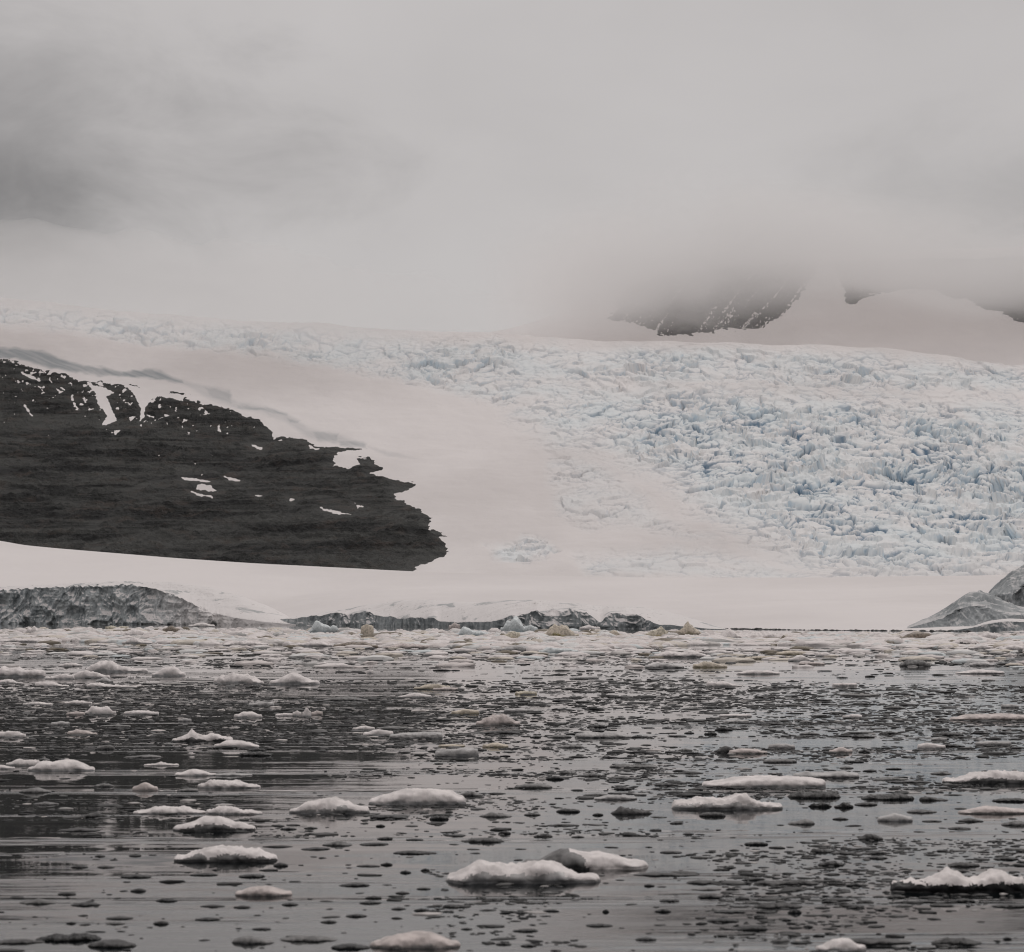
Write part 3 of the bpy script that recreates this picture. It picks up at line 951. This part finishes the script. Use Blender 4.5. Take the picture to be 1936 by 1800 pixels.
1878 1945 1716 K d 7 10 10
1897 1914 1776 K d 5 7 5
818 852 1268 K s 3 4 4 3
1582 1604 1282 D d 3 4 3
1636 1655 1280 D s 4 5 4
'''
# ---------------------------------------------------------------- ice cliffs along the shore
def mat_cliff(name, dark, mid, light, snow_from=0.45):
    t = NT(name)
    sn = t.attr('snowy')
    a = t.noise(t.coord((0.10, 0.08, 0.045)), 1, 7, 0.62, 0.8)
    b = t.noise(t.coord((0.5, 0.4, 0.18)), 1, 6, 0.65, 0.4)
    pits = t.noise(t.coord((0.4, 0.12, 0.5)), 1, 5, 0.7)
    c = t.mix(t.rng(a, 0.36, 0.60), dark, mid)
    c = t.mix(t.math('MULTIPLY', t.rng(b, 0.50, 0.68), 0.8), c, light)
    big = t.noise(t.coord((0.045, 0.03, 0.10)), 1, 5, 0.6, 1.0)
    s2 = t.mix(t.math('MULTIPLY', t.rng(pits, 0.60, 0.70), 0.6), SNOW, C(0.22, 0.18, 0.165))
    s2 = t.mix(t.math('MULTIPLY', t.rng(big, 0.55, 0.64), 0.75), s2, C(0.30, 0.32, 0.325))
    up = t.rng(t.nz(), snow_from, snow_from + 0.25)
    f = t.math('MAXIMUM', t.math('MULTIPLY', up, 0.92), sn)
    return t.fin(t.mix(f, c, s2), 0.6, t.bump(t.math('ADD', a, t.math('MULTIPLY', b, 0.3)), 0.45, 1.6), 0.35)

def ice_front(name, u0, u1, base, wall, dome, D, amp, batter, mat, seed, snowy=None, parent=None, Yb=None, du=0.9, notch=1.6, jg=0.0, topn=1.0):
    u = np.linspace(u0, u1, int((u1 - u0) / du) + 1)
    Y0 = HC * F / (curve(base, u) - VH) if Yb is None else np.full(u.shape, float(Yb))
    hw = HC + Y0 * (VH - scurve(wall, u, 2)) / F
    hd = HC + (Y0 + D) * (VH - scurve(dome, u, 3)) / F
    hw = np.maximum(hw, 0.1)
    s = np.linspace(0, 1, 76)[:, None]
    jag = fbm(u / 9, u * 0 + seed, seed + 8, 4) * 0.10 + fbm(u / 34, u * 0 + seed, seed + 9, 3) * jg + 1
    z = -0.8 + (hw * jag + 0.8) * s
    X = ((u - 968) / F * Y0)[None, :] + 0 * z
    k = np.clip(hw / 9, 0.12, 1)[None, :]
    dsp = (ridged(X / 17, z / 24, seed, 4) - 0.5) * 2.2 + fbm(X / 44, z / 34, seed + 3, 3) * 2.4 + fbm(X / 7.5, z / 11, seed + 1, 4) * 0.9 + fbm(X / 2.2, z / 3, seed + 2, 3) * 0.16
    sc = (ridged(X / 16 + fbm(X / 20, z / 20, seed + 5, 2), z / 16, seed + 4, 4) - 0.4) * 1.6
    Yw = Y0[None, :] + batter * np.maximum(z, 0) + (-dsp - sc) * amp * k + notch * k * np.exp(-(np.maximum(z, 0) / 0.9) ** 2)
    Vw = np.stack([X, Yw, z], -1)
    tt = np.linspace(0, 1, 46)[1:, None]
    zt = hw[None, :] + (z[-1] - hw)[None, :] * (1 - tt) ** 14 + (np.maximum(hd, hw + 0.02) - hw)[None, :] * np.sin(tt * np.pi / 2)
    ker = np.ones(41) / 41
    ys_ = np.convolve(np.pad(Yw[-1], 20, mode='edge'), ker, 'valid')
    Yt = ys_[None, :] + (Yw[-1] - ys_)[None, :] * (1 - tt) ** 14 + (Y0 + D - ys_)[None, :] * tt
    Xt = ((u - 968) / F)[None, :] * Yt
    zt = zt + (fbm(Xt / 9, Yt / 9, seed + 6, 4) * 0.9 + (ridged(Xt / 24, Yt / 14, seed + 7, 4) - 0.5) * 1.5) * topn * k * np.sin(np.pi * np.clip(tt, 0, 0.92))
    Vt = np.stack([Xt, Yt, zt], -1)
    tail = []
    for dy, dz in ((8, -1.5), (25, -9), (50, -28)):
        b = Vt[-1].copy(); b[:, 1] += dy; b[:, 2] += dz; tail.append(b)
    V = np.concatenate([Vw, Vt, np.array(tail)], 0)
    sn = np.zeros(V.shape[:2])
    if snowy: sn = sn + curve(snowy, u)[None, :]
    return link(name, grid_mesh(name, V, True, dict(snowy=sn)), mat, parent)

M_cliff = mat_cliff('cliff_ice', C(0.235, 0.262, 0.277), C(0.46, 0.49, 0.50), C(0.68, 0.69, 0.69), 0.52)
M_cliff2 = mat_cliff('shelf_ice', C(0.13, 0.149, 0.160), C(0.31, 0.338, 0.35), C(0.55, 0.565, 0.57), 0.34)
M_mound = mat_cliff('mound_ice', C(0.20, 0.217, 0.229), C(0.32, 0.34, 0.35), C(0.46, 0.475, 0.48), 0.84)
o = ice_front('ice_cliff', -420, 560, [(-420, 1177), (0, 1180), (560, 1182.5)],
    [(-420, 1125), (-100, 1118), (0, 1116), (70, 1112), (150, 1108), (250, 1106), (300, 1116), (340, 1130), (370, 1146), (400, 1158), (440, 1168), (500, 1176), (560, 1181)],
    [(-420, 1112), (-100, 1112), (0, 1110), (70, 1107), (150, 1103), (250, 1100), (330, 1101), (400, 1111), (460, 1128), (510, 1147), (545, 1165), (560, 1178)],
    70, 3.2, 0.22, M_cliff, 700, [(-420, 0), (255, 0), (300, 0.25), (350, 0.55), (400, 0.9), (560, 1)])
tag(o, 'tall rugged grey ice cliff with a snowy slope trailing off at one end', 'ice cliff')
o = ice_front('ice_cliff', 476, 1375, [(470, 1181.5), (700, 1184), (930, 1187.5), (1120, 1189), (1290, 1189.5), (1375, 1190.5)],
    [(476, 1180), (520, 1172), (560, 1168), (640, 1160), (690, 1158), (712, 1164), (745, 1168), (820, 1168), (830, 1176), (870, 1176), (930, 1176), (960, 1167), (1000, 1160), (1050, 1153), (1090, 1154), (1120, 1165), (1135, 1178), (1150, 1160), (1180, 1158), (1215, 1168), (1245, 1182), (1265, 1181), (1290, 1184), (1330, 1188), (1375, 1190)],
    [(476, 1178), (520, 1170), (560, 1165), (640, 1154), (700, 1143), (760, 1135), (800, 1133), (850, 1137), (900, 1139), (960, 1135), (1020, 1135), (1090, 1141), (1150, 1146), (1200, 1146), (1250, 1153), (1300, 1166), (1350, 1182), (1375, 1190)],
    80, 2.7, 0.18, M_cliff2, 720, jg=0.4)
tag(o, 'long low snow-covered ice cliff with dark undercut faces at the waterline', 'ice cliff')
mound = bpy.data.objects.new('ice_hill', None); COL.objects.link(mound)
mound.location = (200, 960, 0)
tag(mound, 'grey ice hill rising in three crumpled steps beside the snow field', 'ice hill')
def mpart(*a, **k):
    o = ice_front(*a, **k); o.parent = mound; o.matrix_parent_inverse = mound.matrix_world.inverted()
    o.location = (-200, -960, 0); o.matrix_parent_inverse.identity()
    return o
mpart('summit', 1835, 2320, None, [(1835, 1180), (1870, 1145), (1900, 1125), (1936, 1112), (2000, 1095), (2150, 1105), (2320, 1182)],
    [(1835, 1178), (1870, 1119), (1885, 1103), (1900, 1092), (1910, 1079), (1924, 1079), (1936, 1068), (2000, 1050), (2150, 1070), (2320, 1180)], 60, 3.6, 0.55, M_mound, 740, Yb=1090, notch=0, topn=2.6, jg=0.2)
mpart('ridge', 1690, 2240, None, [(1690, 1191), (1710, 1189), (1761, 1176), (1795, 1164), (1822, 1152), (1836, 1147), (1870, 1150), (1900, 1160), (1936, 1166), (2020, 1168), (2240, 1190)],
    [(1690, 1190), (1710, 1186), (1761, 1165), (1795, 1146), (1822, 1127), (1836, 1118), (1856, 1119), (1870, 1123), (1900, 1138), (1936, 1148), (2020, 1150), (2240, 1188)], 55, 3.4, 0.7, M_mound, 760, Yb=972, notch=0, topn=2.4, jg=0.2)
foot = mpart('foot', 1796, 2240, None, [(1796, 1193), (1839, 1187), (1866, 1180), (1890, 1176), (1907, 1175), (1936, 1176), (2050, 1172), (2240, 1193)],
    [(1796, 1192.5), (1839, 1184), (1866, 1175), (1890, 1171), (1907, 1169), (1936, 1171), (2050, 1165), (2240, 1192)], 24, 1.6, 0.5, M_cliff2, 780, Yb=905)
foot['label'] = 'dark blue-grey bare ice step at the water'

# ---------------------------------------------------------------- floating ice: materials
def mat_ice(name, col, rough=0.5, vary=0.12, wet=None, spec=0.4, bump=0.35, sss=0.0):
    t = NT(name)
    oi = t.t.nodes.new('ShaderNodeObjectInfo')
    cmb = t.t.nodes.new('ShaderNodeCombineXYZ')
    for k in range(3): t.set(cmb.inputs[k], t.math('MULTIPLY', oi.outputs['Random'], 37.0 + 11 * k))
    v = t.vmath('ADD', t.coord((1, 1, 1)), cmb.outputs[0])
    a = t.noise(v, 1.6, 6, 0.6); b = t.noise(v, 9.0, 5, 0.65)
    lo = C(*(max(0, c * (1 - vary * 2.2)) for c in col[:3])); hi = C(*(min(0.9, c * (1 + vary * 0.7)) for c in col[:3]))
    c = t.mix(t.rng(a, 0.33, 0.62), lo, hi)
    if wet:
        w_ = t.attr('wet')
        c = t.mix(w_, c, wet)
    m = t.fin(c, rough, t.bump(t.math('ADD', a, t.math('MULTIPLY', b, 0.35)), bump, 0.25), spec)
    if sss:
        t.p.inputs['Subsurface Weight'].default_value = sss; t.p.inputs['Subsurface Radius'].default_value = (0.10, 0.12, 0.14)
    return m
WETG = C(0.22, 0.22, 0.225)
ICE = {
 'W': (mat_ice('white_ice', C(0.80, 0.745, 0.73), 0.6, 0.10, C(0.34, 0.34, 0.345)), 'white'),
 'L': (mat_ice('pale_grey_ice', C(0.46, 0.445, 0.44), 0.45, 0.15, C(0.16, 0.16, 0.165)), 'pale grey'),
 'G': (mat_ice('grey_ice', C(0.20, 0.195, 0.193), 0.5, 0.22, C(0.07, 0.07, 0.072), 0.22), 'grey'),
 'H': (mat_ice('dark_grey_ice', C(0.085, 0.083, 0.083), 0.5, 0.25, C(0.03, 0.03, 0.031), 0.22), 'dark grey'),
 'D': (mat_ice('dark_ice', C(0.045, 0.044, 0.045), 0.45, 0.25, C(0.015, 0.015, 0.016), 0.22), 'dark'),
 'K': (mat_ice('black_ice', C(0.016, 0.016, 0.017), 0.4, 0.25, C(0.008, 0.008, 0.009), 0.22), 'black'),
 'P': (mat_ice('pinkish_ice', C(0.62, 0.545, 0.52), 0.55, 0.15, C(0.22, 0.21, 0.205)), 'pinkish'),
 'E': (mat_ice('beige_ice', C(0.63, 0.555, 0.46), 0.55, 0.16, C(0.27, 0.24, 0.17)), 'beige'),
 'Y': (mat_ice('yellowish_ice', C(0.66, 0.60, 0.49), 0.55, 0.20, C(0.34, 0.28, 0.14)), 'yellowish'),
 'N': (mat_ice('brown_ice', C(0.27, 0.225, 0.185), 0.5, 0.2, C(0.12, 0.10, 0.085)), 'brown'),
 'B': (mat_ice('blue_ice', C(0.66, 0.70, 0.71), 0.4, 0.10, C(0.50, 0.58, 0.61)), 'bluish'),
 'O': (mat_ice('olive_ice', C(0.22, 0.18, 0.08), 0.5, 0.25, C(0.12, 0.10, 0.05)), 'olive-stained'),
}
ICE['S'] = ICE['F'] = ICE['T'] = (ICE['W'][0], 'snow-topped')
DARKISH = 'GHDK'

def floe_shape(W, prof, D, style, seed, big, soft=False):
    """closed lump: sections along x, rings in y-z; returns V (rows, cols, 3), relative height"""
    nu = 76 if big else 36; nr = 44 if big else 26
    u = np.linspace(0, 1, nu)
    ke = 0.35 if soft else 0.85
    hp = np.array([prof[0] * ke] + list(prof) + [prof[-1] * ke], float)
    h = np.interp(u, np.linspace(0, 1, len(hp)), hp)
    hm = h.max()
    h = hm * (h / hm) ** {'s': 0.65, 'd': 0.75, 'r': 0.85}[style]
    e = np.clip(1 - np.abs(2 * u - 1) ** ({'s': 4.5, 'd': 2.3, 'r': 2.8} if soft else {'s': 9.0, 'd': 4.5, 'r': 6.0})[style], 0, 1) ** 0.5
    e = np.maximum(e, 0.02)
    h = h * np.clip(e * 1.9, 0, 1)
    X = (u - 0.5) * W
    sd = seed * 0.731
    wob = 1 + fbm(u * 5 + sd, u * 0 + sd, 901, 4) * (0.9 if soft else 0.5)
    dF = D / 2 * e * wob; dB = D / 2 * e * (1 + fbm(u * 4 + sd, u * 0 + sd + 9, 902, 3) * 0.35)
    th = np.linspace(0, 2 * np.pi, nr + 1)[:-1]
    p = {'s': 0.32, 'd': 0.5, 'r': 0.45}[style] + (0.15 if soft else 0)
    am_k = 1.7 if soft else 1.0
    sw = np.sin(th)
    up = np.where(sw >= 0, sw, 0)[None, :]
    c = np.where(sw >= 0, np.sign(np.cos(th)) * np.sqrt(np.clip(1 - np.abs(sw) ** (2 / p), 0, 1)), np.cos(th))[None, :]
    s = sw[None, :]
    Yv = np.where(c < 0, c * dF[:, None], c * dB[:, None]) + 0 * s
    # the ridge sits a little behind the middle
    Zt = h[:, None] * up
    hh = hm if hm > 0 else 1
    Zb = -np.abs(s) * (0.30 * hm + 0.10 * h[:, None]) * (s < 0)
    Z = Zt + Zb
    Xv = X[:, None] + 0 * Z
    L = max(hm, 0.06 * W)
    # lumps and crumbs, scaled to the floe
    am = {'s': 0.10, 'd': 0.11, 'r': 0.20}[style] * am_k
    n1 = fbm(Xv / L * 0.9 + sd * 3, Yv / L * 0.7 + Z / L * 0.5 + sd, 903, 4)
    n2 = fbm(Xv / L * 3.1 + sd * 2, Yv / L * 2.2 + Z / L * 2.3 - sd, 904, 3)
    top = np.clip(Z / (0.35 * hm), 0, 1)
    Z = Z + (n1 * am * 1.3 + n2 * am * (0.75 if style == 'r' else 0.28)) * hm * top
    nY = fbm(Xv / L * 1.1 + sd * 5, Z / L * 1.3 + sd, 905, 4)
    Yv = Yv + nY * min(0.35 * hm, 0.12 * D) * np.sign(c) * np.abs(c) ** 0.5 * e[:, None]
    # wave-cut notch at the waterline
    cut = np.exp(-((Z - 0.02 * hm) / (0.11 * hm)) ** 2)
    Yv = Yv * (1 - 0.10 * cut)
    rel = np.clip(Z / (h[:, None] + 1e-6), -1, 1.5)
    return np.stack([Xv, Yv, Z], -1), rel, n1, hm

def floe_faces(nu, nr):
    idx = np.arange(nu * nr).reshape(nu, nr)
    nx = np.roll(idx, -1, 1)
    return np.stack([idx[:-1], nx[:-1], nx[1:], idx[1:]], -1).reshape(-1, 4)

RECS = []
for ln in FLOES.strip().split('\n'):
    a, _, b = ln.partition('|')
    f = a.split()
    lab, _, short = b.partition('|')
    RECS.append(dict(x0=float(f[0]), x1=float(f[1]), py=float(f[2]), m=f[3], st=f[4], prof=[float(v) for v in f[5:]], lab=lab.strip(), short=short.strip()))
FOOT = []
def place(r, i):
    py = r['py']; Y = HC * F / (py - VH)
    px = (r['x0'] + r['x1']) / 2
    W = (r['x1'] - r['x0']) / F * Y * 1.03
    if r['m'] in DARKISH: r['prof'] = [v * 0.66 for v in r['prof']]; 
    hmax = max(r['prof']) / F * Y
    te = (py - VH) / F
    ratio = {'s': 0.42, 'd': 0.45, 'r': 0.40}[r['st']]
    if r['m'] in DARKISH: ratio += 0.15
    D = min(ratio * W, 0.62 * hmax / te, 14.0)
    D = max(D, 0.22 * W)
    lift = D * 0.5 * te
    prof = [max(v / F * Y - lift * 0.9, 0.22 * hmax, 0.02) for v in r['prof']]
    r.update(X=(px - 968) / F * Y, Y=Y + D * 0.46, W=W, D=D, P=prof, cx=px)
    return r
for i, r in enumerate(RECS):
    place(r, i); FOOT.append((r['X'], r['Y'], r['W'], r['D']))

ORD = ['', 'second ', 'third ', 'fourth ', 'fifth ', 'sixth ', 'seventh ', 'eighth ', 'ninth ', 'tenth ', 'eleventh ', 'twelfth ']
def write_labels():
    marks = [r for r in RECS if r['short']]
    buckets = {}
    for r in RECS:
        if r['lab']: continue
        best = None
        for k in marks:
            dx = r['cx'] - k['cx']; dy = (r['py'] - k['py']) * 3.2
            d = math.hypot(max(0, abs(dx) - (k['x1'] - k['x0']) / 2), dy)
            if best is None or d < best[0]: best = (d, k, dx, dy)
        d, k, dx, dy = best
        half = (k['x1'] - k['x0']) / 2
        if abs(dx) < half or abs(dy) > (abs(dx) - half): rel = 'in front of' if dy > 0 else 'behind'
        else: rel = 'beside L' if dx < 0 else 'beside R'
        w, h = r['x1'] - r['x0'], max(r['prof'])
        col = ICE[r['m']][1]
        if r['m'] in DARKISH: noun = 'sliver of ice' if w > 7 * h else ('ragged ice chunk' if r['st'] == 'r' else 'rounded ice chunk')
        else: noun = 'thin ice floe' if w > 8 * h else ('lumpy ice floe' if r['st'] == 'r' else ('upright ice lump' if w < 2.6 * h else 'smooth ice floe'))
        buckets.setdefault((k['short'], rel, col, noun), []).append((d, r))
    for (short, rel, col, noun), L in buckets.items():
        L.sort(key=lambda q: q[0])
        for n, (d, r) in enumerate(L):
            o_ = 'first ' if n == 0 and len(L) > 1 else ORD[min(n, 11)]
            if rel == 'beside L': tail_ = 'beside %s, toward the rock hill' % short
            elif rel == 'beside R': tail_ = 'beside %s, away from the rock hill' % short
            else: tail_ = rel + ' ' + short
            r['lab'] = o_ + col + ' ' + noun + ' ' + tail_
write_labels()

for i, r in enumerate(RECS):
    wpx = r['x1'] - r['x0']
    big = wpx > 90 or max(r['prof']) > 20
    V, rel, n1, hm = floe_shape(r['W'], r['P'], r['D'], r['st'], i + 1, big, r['m'] in DARKISH)
    nu, nr = V.shape[:2]
    q = floe_faces(nu, nr)
    flat = V.reshape(-1, 3)
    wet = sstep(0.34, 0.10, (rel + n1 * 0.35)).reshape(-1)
    rz = (rnd.random() - 0.5) * 0.25
    dark = r['m'] in DARKISH
    name = 'ice_chunk' if dark else 'ice_floe'
    grp = 'dark glassy ice chunks floating on the water' if dark else 'ice floes drifting on the water'
    if r['m'] in 'SFT':
        root = bpy.data.objects.new(name, None); COL.objects.link(root)
        if r['m'] == 'S': f_ = rel + n1 * 0.55 - (0.52 if r['x1'] - r['x0'] > 160 else 0.42)
        elif r['m'] == 'F': f_ = V[..., 0] / r['W'] + n1 * 0.15 + 0.02 + (rel - 0.6) * 0.12
        else: f_ = V[..., 2] / hm + n1 * 0.2 - 0.42
        fm = (f_.reshape(-1)[q].mean(1) > 0) & ((V[..., 2].reshape(-1)[q].mean(1) > 0.10 * hm) | (r['m'] == 'F'))
        cap = link('snow_cap', raw_mesh('snow_cap', flat, q[fm], True, dict(wet=wet * 0)), ICE['W'][0], root)
        bm_ = {'S': 'G', 'F': 'G', 'T': 'K'}[r['m']]
        if r['m'] == 'S' and 'ragged' in r['lab']: bm_ = 'L'
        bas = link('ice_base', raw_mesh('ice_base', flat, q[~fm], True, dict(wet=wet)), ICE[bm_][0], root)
        o = root
    else:
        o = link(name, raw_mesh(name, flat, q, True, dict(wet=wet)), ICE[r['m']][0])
    o.location = (r['X'], r['Y'], 0); o.rotation_euler = (0, 0, rz if wpx < 120 else rz * 0.3)
    tag(o, r['lab'], 'ice chunk' if dark else 'ice floe', grp)

# ---------------------------------------------------------------- small ice nobody could count
def lumps(name, X, Y, W, D, H, tone, seed, mat, ring=9):
    g = np.random.default_rng(seed); n = len(X)
    ang = (np.arange(ring) / ring * 2 * np.pi)[None, :] + g.uniform(-0.25, 0.25, (n, ring))
    out = []
    jit = g.uniform(-0.42, 0.42, (n, ring))
    for k, (rr, zz) in enumerate(((0.92, -0.35), (1.0, 0.18), (0.86, 0.62), (0.45, 0.95))):
        rad = rr * (1 + jit * 0.8 + g.uniform(-0.14, 0.14, (n, ring)))
        z = zz + g.uniform(-0.18, 0.18, (n, ring)) * (k > 0)
        out.append(np.stack([np.cos(ang) * rad * W[:, None] / 2, np.sin(ang) * rad * D[:, None] / 2, z * H[:, None]], -1))
    top = np.stack([g.uniform(-0.1, 0.1, n) * W, g.uniform(-0.1, 0.1, n) * D, H * g.uniform(0.85, 1.2, n)], -1)
    P = np.concatenate(out + [top[:, None, :]], 1)
    a = g.uniform(-0.5, 0.5, n)
    ca, sa = np.cos(a)[:, None], np.sin(a)[:, None]
    x = P[..., 0] * ca - P[..., 1] * sa; y = P[..., 0] * sa + P[..., 1] * ca
    P[..., 0] = x + X[:, None]; P[..., 1] = y + Y[:, None]
    m = P.shape[1]
    tri = []
    for k in range(3):
        for j in range(ring):
            a0, a1 = k * ring + j, k * ring + (j + 1) % ring
            b0, b1 = a0 + ring, a1 + ring
            tri += [(a0, a1, b1), (a0, b1, b0)]
    for j in range(ring): tri.append((3 * ring + j, 3 * ring + (j + 1) % ring, 4 * ring))
    tri = np.array(tri)
    q = (tri[None] + (np.arange(n) * m)[:, None, None]).reshape(-1, 3)
    return link(name, raw_mesh(name, P.reshape(-1, 3), q, True, dict(tone=np.repeat(tone, m), hue=np.repeat(g.uniform(0, 1, n), m))), mat)

def mat_frag():
    t = NT('ice_fragments')
    tone = t.attr('tone')
    cr = t.t.nodes.new('ShaderNodeValToRGB'); t.set(cr.inputs[0], tone)
    e = cr.color_ramp.elements
    e[0].position = 0; e[0].color = C(0.012, 0.012, 0.013); e[1].position = 1; e[1].color = C(0.68, 0.63, 0.61)
    for p, v in ((0.4, 0.035), (0.65, 0.09), (0.85, 0.25)):
        k = e.new(p); k.color = C(v, v * 0.985, v * 0.98)
    return t.fin(cr.outputs[0], 0.5, t.bump(t.noise(t.coord((4, 4, 4)), 1, 4), 0.3, 0.1), 0.22)

def mat_brash():
    t = NT('brash_ice')
    hue = t.attr('hue'); tone = t.attr('tone')
    cr = t.t.nodes.new('ShaderNodeValToRGB'); t.set(cr.inputs[0], hue)
    cr.color_ramp.interpolation = 'CONSTANT'
    e = cr.color_ramp.elements
    e[0].position = 0; e[0].color = C(0.80, 0.745, 0.73); e[1].position = 0.95; e[1].color = C(0.22, 0.19, 0.15)
    for p, c in ((0.35, C(0.72, 0.66, 0.64)), (0.55, C(0.74, 0.73, 0.72)), (0.70, C(0.58, 0.55, 0.53)), (0.80, C(0.68, 0.62, 0.55)), (0.88, C(0.66, 0.70, 0.71)), (0.92, C(0.42, 0.41, 0.40))):
        k = e.new(p); k.color = c
    n = t.noise(t.coord((0.9, 0.9, 0.9)), 1, 5, 0.6)
    col = t.mix(t.math('MULTIPLY', t.rng(n, 0.55, 0.7), 0.35), cr.outputs[0], C(0.42, 0.41, 0.40))
    return t.fin(col, 0.6, t.bump(n, 0.5, 0.6), 0.3)

def scatter():
    g = np.random.default_rng(42)
    # dark glassy fragments, thick in drifting bands
    N = 160000
    py = VH + 66 + (690 - 66) * g.uniform(0, 1, N) ** 1.55
    px = g.uniform(-700, 2640, N)
    Y = HC * F / (py - VH); X = (px - 968) / F * Y
    band = fbm(X / 26, Y / 16, 951, 4) + 0.55 * fbm(X / 5, Y / 4.5, 952, 3)
    dens = curve([(1226, 0.85), (1262, 0.5), (1284, 0.42), (1294, 0.95), (1330, 1.15), (1395, 1.0), (1420, 0.78), (1480, 0.54), (1560, 0.34), (1640, 0.30), (1720, 0.26), (1860, 0.20)], py)
    calm = ((px > 800) & (py > 1258) & (py < 1286)) * 0.28
    calm = calm + sstep(0, 40, polysd([(880, 1590), (1330, 1610), (1400, 1700), (1150, 1800), (900, 1760), (1120, 1700), (830, 1640)], px, py)) * 0.4
    keep = g.uniform(0, 1, N) < np.clip(dens * 1.05 + band * curve([(1226, 1.7), (1520, 1.7), (1620, 0.85), (1860, 0.6)], py) - calm - 0.30 - 0.12 * (px < 800), 0.015, 1)
    X, Y, py, px = X[keep], Y[keep], py[keep], px[keep]
    n = len(X)
    W = np.clip(np.exp(g.normal(-1.72, 0.62, n)), 0.05, 1.1) * curve([(1226, 2.6), (1290, 1.9), (1400, 1.15), (1550, 0.85), (1800, 0.75)], py)
    ok = np.ones(n, bool)
    for (fx, fy, fw, fd) in FOOT:
        ok &= ((X - fx) / (fw / 2 + W * 0.3)) ** 2 + ((Y - fy) / (fd / 2 + W * 0.25)) ** 2 > 1
    X, Y, W, py, px = X[ok], Y[ok], W[ok], py[ok], px[ok]; n = len(X)
    D = W * g.uniform(0.35, 0.8, n); H = W * g.uniform(0.03, 0.085, n) + 0.008
    tone = np.where(g.uniform(0, 1, n) < 0.84, g.uniform(0.0, 0.72, n) ** 1.5, g.uniform(0.5, 0.95, n))
    # lighter crumbs among the white floes off the rock hill
    tone = np.clip(tone + ((px < 820) & (py < 1560)) * g.uniform(0.0, 0.22, n), 0, 1)
    o = lumps('ice_fragments', X, Y, W, D, H, tone, 5, mat_frag(), 8)
    tag(o, 'countless small dark ice fragments strewn over the water', 'ice fragments', kind='stuff')
    print('fragments', n)
    # the white pack
    N = 15000
    px = g.uniform(-700, 2640, N); t = g.uniform(0, 1, N)
    back = curve([(-700, 1193), (0, 1193), (300, 1193), (600, 1195), (1000, 1198), (1300, 1201), (1400, 1203), (1520, 1205), (1640, 1206), (1760, 1204), (1936, 1206), (2640, 1208)], px)
    front = curve([(-700, 1212), (0, 1214), (200, 1215), (420, 1220), (640, 1223), (820, 1225), (1000, 1232), (1200, 1226), (1330, 1220), (1500, 1220), (1700, 1224), (1936, 1228), (2640, 1230)], px)
    py = back + (front - back) * t ** 0.8
    Y = HC * F / (py - VH); X = (px - 968) / F * Y
    cl = fbm(X / 30, Y / 45, 961, 4)
    keep = g.uniform(0, 1, N) < np.clip(0.95 - 0.5 * t ** 3 + cl * 1.1, 0.05, 1)
    X, Y, t, cl = X[keep], Y[keep], t[keep], cl[keep]; n = len(X)
    W = np.clip(np.exp(g.normal(0.85, 0.6, n)), 0.7, 9)
    H = np.clip(W * g.uniform(0.16, 0.62, n), 0.2, 1.8) * (1.0 - 0.5 * t)
    low = np.ones(n)
    for r in RECS:
        if r['py'] < 1252:
            k = (np.abs(X / Y - r['X'] / r['Y']) < (r['W'] * 0.5) / r['Y']) & (Y < r['Y'] + r['D'] * 0.5) & (Y > r['Y'] - 130)
            low[k] = 0.45
    H = H * low
    # loose flat pieces trailing off the front of the pack
    M = 900
    px = g.uniform(-700, 2640, M); py = curve([(-700, 1214), (0, 1216), (420, 1222), (820, 1227), (1000, 1234), (1300, 1226), (1936, 1230), (2640, 1232)], px) + g.exponential(9, M)
    py = np.minimum(py, 1262)
    Y2 = HC * F / (py - VH); X2 = (px - 968) / F * Y2
    W2 = np.clip(np.exp(g.normal(0.75, 0.5, M)), 0.5, 6); H2 = W2 * g.uniform(0.05, 0.13, M) + 0.05
    ok2 = np.ones(M, bool)
    for (fx, fy, fw, fd) in FOOT:
        ok2 &= ((X2 - fx) / (fw / 2 + W2 * 0.3)) ** 2 + ((Y2 - fy) / (fd / 2 + W2 * 0.25)) ** 2 > 1
    X = np.concatenate([X, X2[ok2]]); Y = np.concatenate([Y, Y2[ok2]]); W = np.concatenate([W, W2[ok2]]); H = np.concatenate([H, H2[ok2]])
    n = len(X)
    o = lumps('brash_ice', X, Y, W, W * g.uniform(0.5, 1.0, n), H, g.uniform(0, 1, n), 6, mat_brash(), 10)
    tag(o, 'dense belt of broken white brash ice floating before the shore', 'brash ice', kind='stuff')
    # dark stones along the foot of the snow
    M = 640
    px = np.concatenate([g.uniform(1290, 1840, M), g.uniform(1380, 1470, 60)])
    Y = shoreY(px) - 7 + g.normal(0, 1.6, M + 60); X = (px - 968) / F * Y
    W = np.clip(np.exp(g.normal(-0.35, 0.6, M + 60)), 0.3, 2.4)
    W[M:] *= 1.3
    o = lumps('shore_rocks', X, Y, W, W * 0.8, W * g.uniform(0.2, 0.5, M + 60) * 0.6, g.uniform(0.2, 0.78, M + 60), 7, mat_frag(), 8)
    tag(o, 'thin line of dark stones along the foot of the snow field', 'shore rocks', kind='stuff')
scatter()
